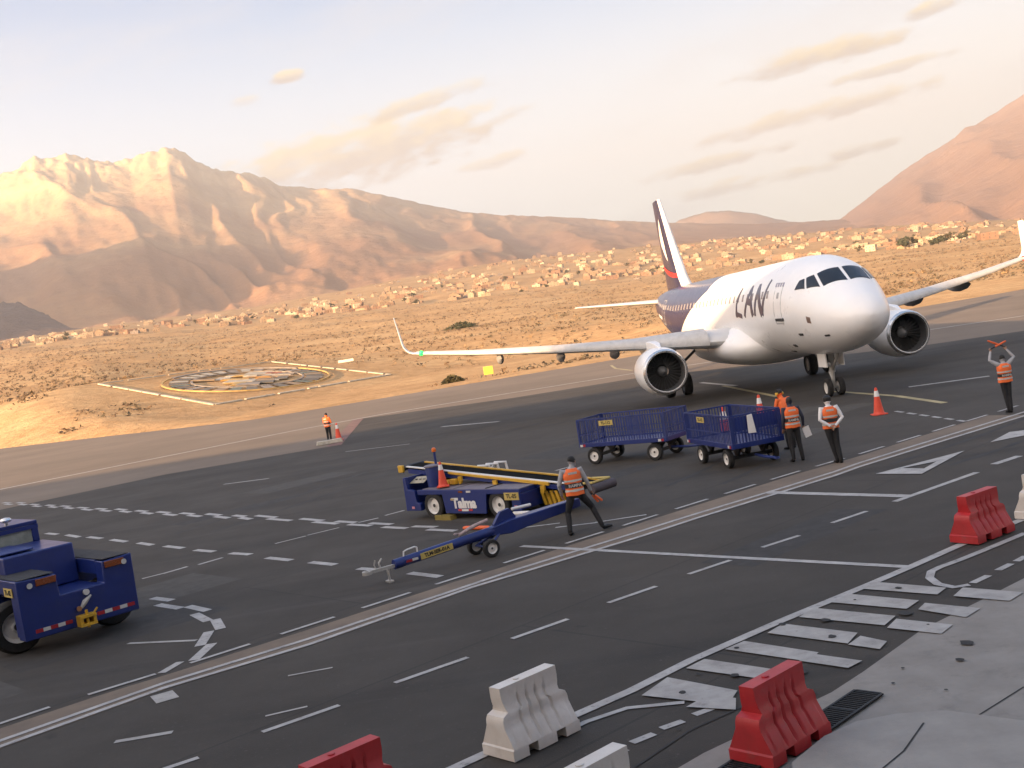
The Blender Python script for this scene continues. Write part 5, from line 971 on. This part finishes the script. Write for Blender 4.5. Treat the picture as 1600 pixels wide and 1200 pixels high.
# white hoop stand behind the loader
t = thing('hoop_stand', (-1.4, 36.6, 0), .2, 'small white arched stand on the asphalt behind the belt loader', 'stand')
for k in range(3):
    b = MB(); b.tube([(-.28+k*.3, 0, 0)]+[(-.28+k*.3+.16*math.sin(a), .1*k, .38+.16*(1-math.cos(a))) for a in (0, .5, 1, 1.57)]+[(.25+k*.3, .1*k, .5), (.3+k*.3, .1*k, 0)], .045, 8); b.build('hoop', M_whitep, t)
# kerb block at the distant worker's feet
b = MB(); b.box((0, 0, .11), (1.5, .45, .22), 0, 0, .92); o = b.build('concrete_block', mat('chalky_block', (.48, .45, .38), .9, var=.2, vscale=4), None, bevel=.03); o.location = (-10.75, 64.05, .004); o.rotation_euler = (0, 0, .25); tag(o, 'long pale block on the asphalt at the feet of the distant worker', 'block')

# ---------------------------------------------------------------- water filled barriers
def mat_barrier(name, c, c2, k=1.): return mat(name, c, .45, var=.2, vscale=2.2, col2=c2, bump=.05, bscale=25, dirt=[((.16, .11, .09), 5., .56, .78, .55*k), (tuple(min(.7, q*1.6+.05) for q in c), 26., .63, .7, .45*k), ((.06, .045, .04), 13., .66, .74, .6*k)])
M_bred, M_bwhite = mat_barrier('red_barrier_plastic', (.50, .022, .028), (.34, .02, .022)), mat_barrier('white_barrier_plastic', (.70, .67, .62), (.58, .53, .47), .5)
PROF = [(0.0, .27), (.15, .27), (.16, .265), (.30, .205), (.42, .155), (.50, .148), (.58, .140), (.66, .105), (.80, .092), (.93, .088)]
def barrier_mesh(m):
    L_ = 1.0; b = MB(); zs = [0, .02, .14, .16, .23, .30, .36, .42, .50, .56, .60, .66, .72, .80, .88, .93]
    xs = np.unique(np.round(np.concatenate([np.linspace(-.5, .5, 61), [-.28, -.14, .14, .28]]), 4)); hw = lambda z: float(np.interp(z, [p[0] for p in PROF], [p[1] for p in PROF]))
    def groove(x, z):
        g = 0.
        for gx in (-.24, -.08, .08, .24):
            g = max(g, math.exp(-((x-gx)/.018)**2))
        return g*.028*(1 if .17 < z < .74 else 0)
    def rib(x, z):
        # raised blocks on the lower slope and small pockets above
        return .012 if (.17 < z < .40 and abs(x) < .42) else 0
    def endx(z):   # silhouette of the ends: interlocking shoulder
        return -.5+(.0 if z < .42 else .0), 0
    def xmap(x, z):
        l = -.5+(.0 if z < .17 else (0 if z < .55 else .10*min(1, (z-.55)/.05))); r_ = .5-(0 if z < .55 else .10*min(1, (z-.55)/.05))
        l += -.02*(z < .15); r_ += .02*(z < .15)
        if z > .62: k = min(1, (z-.62)/.15); l -= .035*k; r_ += .035*k
        return l+(x+.5)*(r_-l)
    n = len(xs)
    for s in (-1, 1):
        vs = [(xmap(x, z), s*(hw(z)-groove(x, z)+rib(x, z)), z) for z in zs for x in xs]; fs = []
        for i in range(len(zs)-1):
            for j in range(n-1):
                xm = (xs[j]+xs[j+1])/2
                if zs[i+1] <= .14+1e-6 and (.14 < abs(xm) < .28): continue     # forklift slots
                fs.append((i*n+j, i*n+j+1, (i+1)*n+j+1, (i+1)*n+j))
        b._add(vs, fs, 0)
    for e in (0, n-1):
        vs = []
        for z in zs: vs += [(xmap(xs[e], z), -(hw(z)-groove(xs[e], z)+rib(xs[e], z)), z), (xmap(xs[e], z), hw(z)-groove(xs[e], z)+rib(xs[e], z), z)]
        b._add(vs, [(2*i, 2*i+1, 2*i+3, 2*i+2) for i in range(len(zs)-1)], 0)
    vs = [(xmap(x, .93), s*hw(.93), .93) for x in xs for s in (-1, 1)]; b._add(vs, [(2*i, 2*i+1, 2*i+3, 2*i+2) for i in range(n-1)], 0)
    for sx in (-1, 1):   # slot linings
        x0, x1 = sorted((sx*.14, sx*.28)); x0, x1 = xmap(x0, .1), xmap(x1, .1)
        b._add([(x0, -.27, 0), (x0, -.27, .14), (x0, .27, .14), (x0, .27, 0), (x1, -.27, 0), (x1, -.27, .14), (x1, .27, .14), (x1, .27, 0)], [(0, 1, 2, 3), (4, 5, 6, 7), (1, 2, 6, 5)], 0)
    return b
def barrier(loc, rz, m, label, sc=1.):
    t = thing('traffic_barrier', loc, rz, label, 'traffic barrier', 'water filled barriers along the kerb')
    o = barrier_mesh(m).build('body', m, t, smooth=28)
    b = MB(); b.lathe([(0, .04), (.012, .04), (.015, .03), (.016, .005)], (-.1, 0, .931), 'z', 14); b.build('filler_cap', m, t)
    t.scale = (sc, sc, sc*.83)
    return t
BR = math.atan2(.62, .78)
barrier((-.40, 12.74, .02), math.atan2(.75, .85), M_bwhite, 'dirty white water barrier standing on the kerb line')
barrier((2.17, 11.47, .03), math.atan2(.66, .74), M_bred, 'large red water barrier nearest the drain grate')
barrier((7.48, 18.95, .03), math.atan2(.55, .85), M_bred, 'red water barrier at the far right on the road edge')
barrier((9.02, 19.95, .03), math.atan2(.6, .8), M_bwhite, 'white water barrier cut by the right edge')
barrier((-2.29, 11.22, .02), math.atan2(.75, .85), M_bred, 'red water barrier cut by the bottom edge')
barrier((.14, 9.95, .02), math.atan2(.66, .74), M_bwhite, 'white water barrier barely showing at the bottom edge')
board('marker_board', (-2.45, 130, float(terrain(np.array([-1.1]), np.array([130.]))[0])), .1, 1.1, .95, mat('yellow_board', (.70, .48, .06), .5, var=.15), 'small yellow marker board standing at the edge of the desert', 'sign')
board('marker_board', (-33.5, 236, float(terrain(np.array([-8.08]), np.array([238.]))[0])), .1, 3.2, .55, mat('white_board', (.66, .60, .5), .6), 'low white board behind the far corner of the stone crest', 'sign')

# ================================================================== people
M_skin = mat('skin', (.30, .17, .11), .55, var=.05); M_hair = mat('black_hair', (.012, .011, .010), .6)
M_vest = mat('orange_vest', (.85, .16, .03), .6, var=.08, vscale=6); M_refl = mat('reflective_band', (.55, .55, .52), .35, var=.1, vscale=20)
M_trous = mat('black_trousers', (.016, .016, .018), .75, var=.15, vscale=8); M_shoe = mat('black_shoe', (.012, .012, .012), .45)
M_white_s = mat('white_shirt', (.72, .71, .70), .7, var=.06); M_grey_s = mat('grey_sleeve', (.36, .36, .37), .7, var=.08); M_navy_s = mat('navy_sleeve', (.03, .035, .06), .7); M_vestblack = mat('vest_black', (.02, .02, .022), .6)
def person(loc, rz, label, pose=None, shirt=M_white_s, H=1.0, cap=False, lean=(0, 0), vest_text=True, plain=False, muffs=False):
    J = dict(pel=(0, 0, .95), spi=(0, -.005, 1.12), che=(0, -.015, 1.33), nek=(0, -.005, 1.49), hed=(0, .02, 1.60))
    for s, n in ((-1, 'l'), (1, 'r')):
        J.update({'hip'+n: (s*.09, 0, .92), 'kne'+n: (s*.10, .015, .50), 'ank'+n: (s*.105, -.02, .09), 'toe'+n: (s*.12, .17, .03), 'sho'+n: (s*.185, -.01, 1.43), 'elb'+n: (s*.245, -.03, 1.15), 'wri'+n: (s*.25, .04, .91)})
    J.update(pose or {}); J = {k: Vector(v) for k, v in J.items()}
    b = MB(); parts = []
    def seg(name, pts, rads, n=12): b.tube([tuple(p) for p in pts], rads, n); parts.append((name, [Vector(p) for p in pts]))
    # torso: elliptical rings along the spine
    def ring(c, w, d, tw=0.): return [(c.x+w*math.cos(a), c.y+d*math.sin(a), c.z+tw*math.cos(a)) for a in [2*math.pi*i/20 for i in range(20)]]
    pe, sp_, ch, nk, hd = J['pel'], J['spi'], J['che'], J['nek'], J['hed']
    lift = (J['shor'].z-J['shol'].z)*.8
    TR = [(pe+Vector((0, 0, -.10)), .145, .105), (pe, .165, .115), (pe.lerp(sp_, .6), .15, .105), (sp_, .145, .10), (sp_.lerp(ch, .5), .158, .107), (ch, .175, .112), (ch.lerp(nk, .45), .175, .095), (ch.lerp(nk, .75), .12, .075), (nk, .06, .06)]
    b.loft([ring(*q) for q in TR]); parts.append(('torso', [pe, sp_, ch, nk]))
    hup = (hd-nk).normalized(); seg('head', [nk-hup*.03, nk.lerp(hd, .45)], [.056, .052])
    # head ellipsoid with jaw and face
    fw = Vector(J.get('look', (0, 1, 0))).normalized(); rt = fw.cross(Vector((0, 0, 1))).normalized(); rings = []
    for z, w, d, o in ((-.115, .03, .035, .035), (-.10, .048, .055, .03), (-.06, .064, .08, .012), (-.01, .073, .094, 0), (.04, .076, .099, -.005), (.085, .068, .088, -.008), (.115, .045, .058, -.008), (.128, .012, .016, -.008)):
        c = hd+Vector((0, 0, z))+fw*o; rings.append([tuple(c+rt*w*math.cos(a)+fw*d*math.sin(a)) for a in [2*math.pi*i/20 for i in range(20)]])
    b.loft(rings); parts.append(('head', [hd]))
    b.tube([tuple(hd+fw*.09+Vector((0, 0, .01))), tuple(hd+fw*.115+Vector((0, 0, -.03)))], [.009, .016], 8); b.tube([tuple(hd+fw*.085+rt*.025+Vector((0, 0, -.068))), tuple(hd+fw*.085-rt*.025+Vector((0, 0, -.068)))], .010, 8)
    for s in (-1, 1): b.tube([tuple(hd+rt*s*.073+Vector((0, 0, .02))), tuple(hd+rt*s*.084-fw*.008+Vector((0, 0, -.005))), tuple(hd+rt*s*.073+Vector((0, 0, -.035)))], [.012, .016, .011], 8)
    for s, n in ((-1, 'l'), (1, 'r')):
        h_, k_, a_, t_ = J['hip'+n], J['kne'+n], J['ank'+n], J['toe'+n]
        seg('leg', [h_+Vector((0, 0, .03)), h_.lerp(k_, .35), k_, k_.lerp(a_, .3), a_], [.098, .088, .066, .064, .052])
        seg('foot', [a_+Vector((0, 0, .0)), a_.lerp(t_, .15)-Vector((0, 0, .035)), a_.lerp(t_, .6)-Vector((0, 0, .008)), t_], [.05, .048, .046, .03])
        s_, e_, w_ = J['sho'+n], J['elb'+n], J['wri'+n]
        seg('arm', [s_.lerp(ch, .35), s_, s_.lerp(e_, .5), e_, e_.lerp(w_, .4), w_], [.07, .068, .056, .046, .042, .032])
        # hand: palm, four fingers of different length, thumb from the side of the palm
        d = (w_-e_).normalized(); sd = d.cross(Vector((0, 0, 1)) if abs(d.z) < .8 else fw).normalized()*s; cu = d.cross(sd).normalized()
        pm = w_+d*.05; b.loft([[tuple(c+sd*w*math.cos(a)+cu*tk*math.sin(a)) for a in [2*math.pi*i/12 for i in range(12)]] for c, w, tk in ((w_-d*.01, .027, .022), (w_+d*.03, .036, .018), (w_+d*.075, .042, .016), (w_+d*.09, .038, .012))]); parts.append(('hand', [w_, pm, pm+d*.1]))
        curl = J.get('curl'+n, Vector((.35, 0, 0))).x
        for i, ln in enumerate((.062, .074, .069, .052)):
            p0 = w_+d*.082+sd*(-.03+.02*i); d1 = (d+cu*curl*.5).normalized(); d2 = (d+cu*curl*1.6).normalized(); p1 = p0+d1*ln*.5; p2 = p1+d2*ln*.5; b.tube([tuple(p0-d*.015), tuple(p0), tuple(p1), tuple(p2)], [.0095, .0095, .009, .0075], 8)
        p0 = w_+d*.03-sd*.03; p1 = p0+(d*.7-sd*.8).normalized()*.035; p2 = p1+(d-sd*.1+cu*.4).normalized()*.03; b.tube([tuple(p0+sd*.01), tuple(p0), tuple(p1), tuple(p2)], [.012, .0115, .0105, .0085], 8)
    t = thing('person', loc, rz, label, 'person'); t.scale = (H, H, H)
    me = bpy.data.meshes.new('body'); me.from_pydata(b.v, [], b.f); me.update()
    o = bpy.data.objects.new('body', me); COL.objects.link(o); rm = o.modifiers.new('r', 'REMESH'); rm.mode = 'VOXEL'; rm.voxel_size = .0085; sm_ = o.modifiers.new('s', 'SMOOTH'); sm_.factor = .5; sm_.iterations = 3
    dg = bpy.context.evaluated_depsgraph_get(); nm = bpy.data.meshes.new_from_object(o.evaluated_get(dg)); o.modifiers.clear(); o.data = nm; bpy.data.meshes.remove(me); nm.name = 'body'
    # clothing regions by nearest body segment
    P = np.zeros(len(nm.vertices)*3); nm.vertices.foreach_get('co', P); P = P.reshape(-1, 3); PC = np.zeros(len(nm.polygons)*3); nm.polygons.foreach_get('center', PC); PC = PC.reshape(-1, 3)
    best = np.full(len(PC), 9.); reg = np.zeros(len(PC), int); code = dict(torso=1, head=0, leg=2, foot=3, arm=1, hand=0)
    for name, pts in parts:
        for p, q in zip(pts[:-1], pts[1:]) if len(pts) > 1 else [(pts[0], pts[0])]:
            p, q = np.array(p), np.array(q); dd = q-p; l2 = max(1e-9, dd@dd); u = np.clip(((PC-p)@dd)/l2, 0, 1); dist = np.linalg.norm(PC-(p+u[:, None]*dd), axis=1)
            if name == 'torso': dist = dist-.08
            if name == 'head': dist = dist-.04
            m = dist < best; best[m] = dist[m]; reg[m] = code[name]
    reg[(reg == 1) & (PC[:, 2] < pe.z-.0) & (np.abs(PC[:, 0]-pe.x) < .17) & (np.abs(PC[:, 1]-pe.y) < .14)] = 2
    hair = (reg == 0) & (PC[:, 2] > hd.z+.02) & (np.linalg.norm(PC-np.array(hd), axis=1) < .2); back = ((PC-np.array(hd))@np.array(fw) < .015) & (PC[:, 2] > hd.z-.075) & (np.linalg.norm(PC-np.array(hd), axis=1) < .16); reg[hair | ((reg == 0) & back)] = 4
    for m in (M_skin, shirt, M_trous, M_shoe, M_hair): nm.materials.append(m)
    nm.polygons.foreach_set('material_index', reg.astype(np.int32)); nm.shade_smooth(); o.parent = t
    for s in (-1, 1):
        e = MB(); e.lathe([(-.006, .002), (-.003, .008), (.003, .008), (.006, .002)], tuple(hd+fw*.086+rt*s*.03+Vector((0, 0, .015))), 'y', 8); e.build('eye', M_hair, t)
    # vest: shell around the torso with bands
    VR = [(pe+Vector((0, 0, -.03)), .205, .150), (pe.lerp(sp_, .5), .196, .146), (sp_, .190, .142), (sp_.lerp(ch, .5), .196, .144), (ch, .205, .145), (ch.lerp(nk, .35), .20, .128), (ch.lerp(nk, .62), .165, .105), (ch.lerp(nk, .85), .10, .082)]
    def vr(f):
        f = f*(len(VR)-1); i = min(int(f), len(VR)-2); u = f-i; a, c = VR[i], VR[i+1]; return a[0].lerp(c[0], u), a[1]+(c[1]-a[1])*u, a[2]+(c[2]-a[2])*u
    def shell(name, f0, f1, off, m, n=10):
        q = MB(); rings = []
        for k in range(n+1):
            c, w, d = vr(f0+(f1-f0)*k/n); rings.append([(c.x+(w+off)*math.copysign(abs(math.cos(a))**.8, math.cos(a)), c.y+(d+off)*math.copysign(abs(math.sin(a))**.85, math.sin(a)), c.z+.006*math.sin(5*a+k)) for a in [2*math.pi*i/28 for i in range(28)]])
        for k in range(n, -1, -1):
            c, w, d = vr(f0+(f1-f0)*k/n); rings.append([(c.x+(w+off-.012)*math.copysign(abs(math.cos(a))**.8, math.cos(a)), c.y+(d+off-.012)*math.copysign(abs(math.sin(a))**.85, math.sin(a)), c.z) for a in [2*math.pi*i/28 for i in range(28)]])
        q.loft(rings, 0, False, False); return q.build(name, m, t, smooth=60)
    v = shell('vest', 0, 1, 0, M_vest, 16)
    if not plain:
        for f0, f1 in ((.10, .155), (.40, .455)): sb = shell('reflective_band', f0, f1, .006, M_refl, 3); sb.parent = v
        sb = shell('black_band', .215, .355, .005, M_vestblack, 4); sb.parent = v
        c, w, d = vr(.285); back = pe-Vector((0, 1, 0))
        F = Matrix.Translation((c.x, c.y-d-.016, c.z)) @ Matrix.Rotation(math.pi/2, 4, 'X')
        if vest_text: text_mesh('vest_lettering', 'RAMPA', .088, M_refl, v, F, .003, offset=.003)
        c, w, d = vr(.70); q = MB(); q.box((c.x, c.y-d-.008, c.z), (.19, .012, .045)); sb = q.build('shoulder_patch', M_refl, v, smooth=0)
    if cap:
        q = MB(); q.lathe([(-.01, .10), (.03, .105), (.07, .10), (.10, .07), (.115, .02)], tuple(hd+Vector((0, 0, .03))), 'z', 20); q.v = [(x, (y-hd.y)*1.12+hd.y, z) for x, y, z in q.v]; q.bb(hd.x-.06, hd.x+.06, hd.y+.09, hd.y+.2, hd.z+.025, hd.z+.035); q.build('cap', M_hair, t)
    if muffs:
        for s in (-1, 1): q = MB(); q.lathe([(-.03, .02), (-.025, .042), (.025, .042), (.03, .02)], tuple(hd+rt*s*.10+Vector((0, 0, 0))), 'x', 14); q.build('ear_muff', mat('yellow_muff', (.75, .45, .05), .5), t)
        q = MB(); q.tube([tuple(hd+rt*.1+Vector((0, 0, .02)))]+[tuple(hd+rt*.115*math.cos(a)+Vector((0, 0, .03+.125*math.sin(a)))) for a in (.5, 1.1, 1.57, 2.1, 2.7)]+[tuple(hd-rt*.1+Vector((0, 0, .02)))], .01, 6); q.build('headband', M_vestblack, t)
    return t, J
def wand(p, q, label):
    t = thing('marshalling_wand', p, 0, label, 'wand'); p, q = Vector(p), Vector(q); d = q-p; b = MB(); b.tube([(0, 0, 0), tuple(d*.3)], .017, 8); b.build('grip', M_vestblack, t); b = MB(); b.tube([tuple(d*.3), tuple(d*.34), tuple(d*.95), tuple(d)], [.02, .03, .028, .012], 10); b.build('tube', M_orange, t)
def wpt(loc, rz, p): c, s = math.cos(rz), math.sin(rz); return (loc[0]+c*p[0]-s*p[1], loc[1]+s*p[0]+c*p[1], loc[2]+p[2])
# worker striding beside the towbar, wands in the right hand
L1, Z1 = (.99, 24.98, 0), .12
person(L1, Z1, 'worker in an orange vest striding away beside the end of the towbar', dict(pel=(.02, 0, .89), spi=(.02, .01, 1.07), che=(.0, .03, 1.28), nek=(.03, .05, 1.45), hed=(.06, .08, 1.56), look=(.8, .6, 0), hipl=(-.07, 0, .87), hipr=(.11, 0, .87), knel=(-.18, .10, .48), ankl=(-.22, -.04, .09), toel=(-.14, .12, .03), kner=(.36, .12, .52), ankr=(.50, .02, .10), toer=(.72, .06, .06), shol=(-.19, .03, 1.38), shor=(.20, .03, 1.38), elbl=(-.30, .02, 1.10), wril=(-.25, .14, .86), elbr=(.30, .0, 1.12), wrir=(.38, .08, .88)), M_grey_s, 1.04, False)
h = wpt(L1, Z1, (.40, .09, .86)); wand(h, (h[0]+.22, h[1]+.02, h[2]-.22), 'orange wand pointing down from the right hand of the striding worker')
wand((h[0]-.03, h[1]+.04, h[2]+.02), (h[0]+.13, h[1]+.05, h[2]-.24), 'second orange wand held in the same hand by the striding worker')
# group of three by the carts
person((7.34, 30.5, 0), .05, 'worker in an orange vest and navy sleeves standing by the cart with papers in hand', dict(kner=(.12, .03, .50), ankr=(.15, .0, .09), toer=(.20, .18, .03), ankl=(-.10, -.02, .09), elbr=(.28, -.04, 1.16), wrir=(.30, .06, .92), look=(-.2, 1, 0)), M_navy_s, 1.03)
b = MB(); b.bb(-.1, .1, -.004, .004, -.26, .03); o = b.build('papers', M_whitep, None, smooth=0); o.location = (7.70, 30.58, .87); o.rotation_euler = (0, -.25, .2); tag(o, 'white papers held low by the worker in navy sleeves', 'papers')
person((7.98, 29.1, 0), -.05, 'worker in a white shirt and orange vest standing with hands clasped behind the back', dict(hipl=(-.085, 0, .92), knel=(-.02, .04, .50), ankl=(.06, .06, .09), toel=(.02, .24, .03), kner=(.10, .0, .5), ankr=(.13, -.04, .09), toer=(.17, .15, .03), elbl=(-.27, -.10, 1.16), wril=(-.05, -.19, .99), elbr=(.29, -.10, 1.16), wrir=(.07, -.205, .985), curll=(.9, 0, 0), curlr=(.9, 0, 0)), M_white_s, 1.03, cap=True, vest_text=False)
person((7.85, 33.1, 0), .5, 'worker in a plain orange top with yellow ear muffs behind the other two', dict(spi=(0, .03, 1.10), che=(0, .09, 1.30), nek=(0, .14, 1.45), hed=(0, .19, 1.56), shol=(-.19, .10, 1.40), shor=(.19, .10, 1.40), elbl=(-.26, .16, 1.14), wril=(-.2, .38, 1.06), elbr=(.26, .16, 1.14), wrir=(.2, .38, 1.06)), M_vest, 1.06, plain=True, muffs=True)
# marshaller with crossed wands overhead
L4 = (14.5, 33.45, 0)
person(L4, .0, 'marshaller in an orange vest with both arms raised overhead', dict(hipl=(-.07, 0, .92), hipr=(.07, 0, .92), knel=(-.04, .02, .5), kner=(.06, .0, .5), ankl=(.0, .0, .09), toel=(-.02, .18, .03), ankr=(.05, -.03, .09), toer=(.09, .15, .03), shol=(-.18, 0, 1.46), shor=(.18, 0, 1.46), elbl=(-.36, .05, 1.60), wril=(-.25, .16, 1.84), elbr=(.36, .05, 1.60), wrir=(.22, .16, 1.84), curll=(.9, 0, 0), curlr=(.9, 0, 0)), M_grey_s, 1.02)
wand((L4[0]-.24, L4[1]+.17, 1.95), (L4[0]+.24, L4[1]+.14, 2.13), 'orange wand leaning right in the marshaller\'s raised left hand')
wand((L4[0]+.21, L4[1]+.19, 1.95), (L4[0]-.30, L4[1]+.16, 2.22), 'orange wand leaning left in the marshaller\'s raised right hand')
# distant worker
person((-10.87, 64.95, .004), -.5, 'distant worker in an orange vest standing beside a cone at the apron corner', dict(elbl=(-.27, .02, 1.16), wril=(-.1, .2, 1.16), elbr=(.27, .02, 1.16), wrir=(.12, .22, 1.12)), M_vest, 1.0, vest_text=False)

# ---------------------------------------------------------------- evening haze of the valley
def haze():
    b = MB(); b.bb(-7600, 9100, -3100, 14500, -1.6, 2050); m = bpy.data.materials.new('evening_haze'); m.use_nodes = True; nt = m.node_tree; nt.nodes.clear()
    o = nt.nodes.new('ShaderNodeOutputMaterial'); v = nt.nodes.new('ShaderNodeVolumePrincipled'); v.inputs['Color'].default_value = (.95, .90, .87, 1); v.inputs['Density'].default_value = HAZE; v.inputs['Anisotropy'].default_value = .25
    nt.links.new(v.outputs[0], o.inputs['Volume']); h = b.build('haze', m, None, smooth=0); h['kind'] = 'stuff'
HAZE = 9.5e-5
haze()
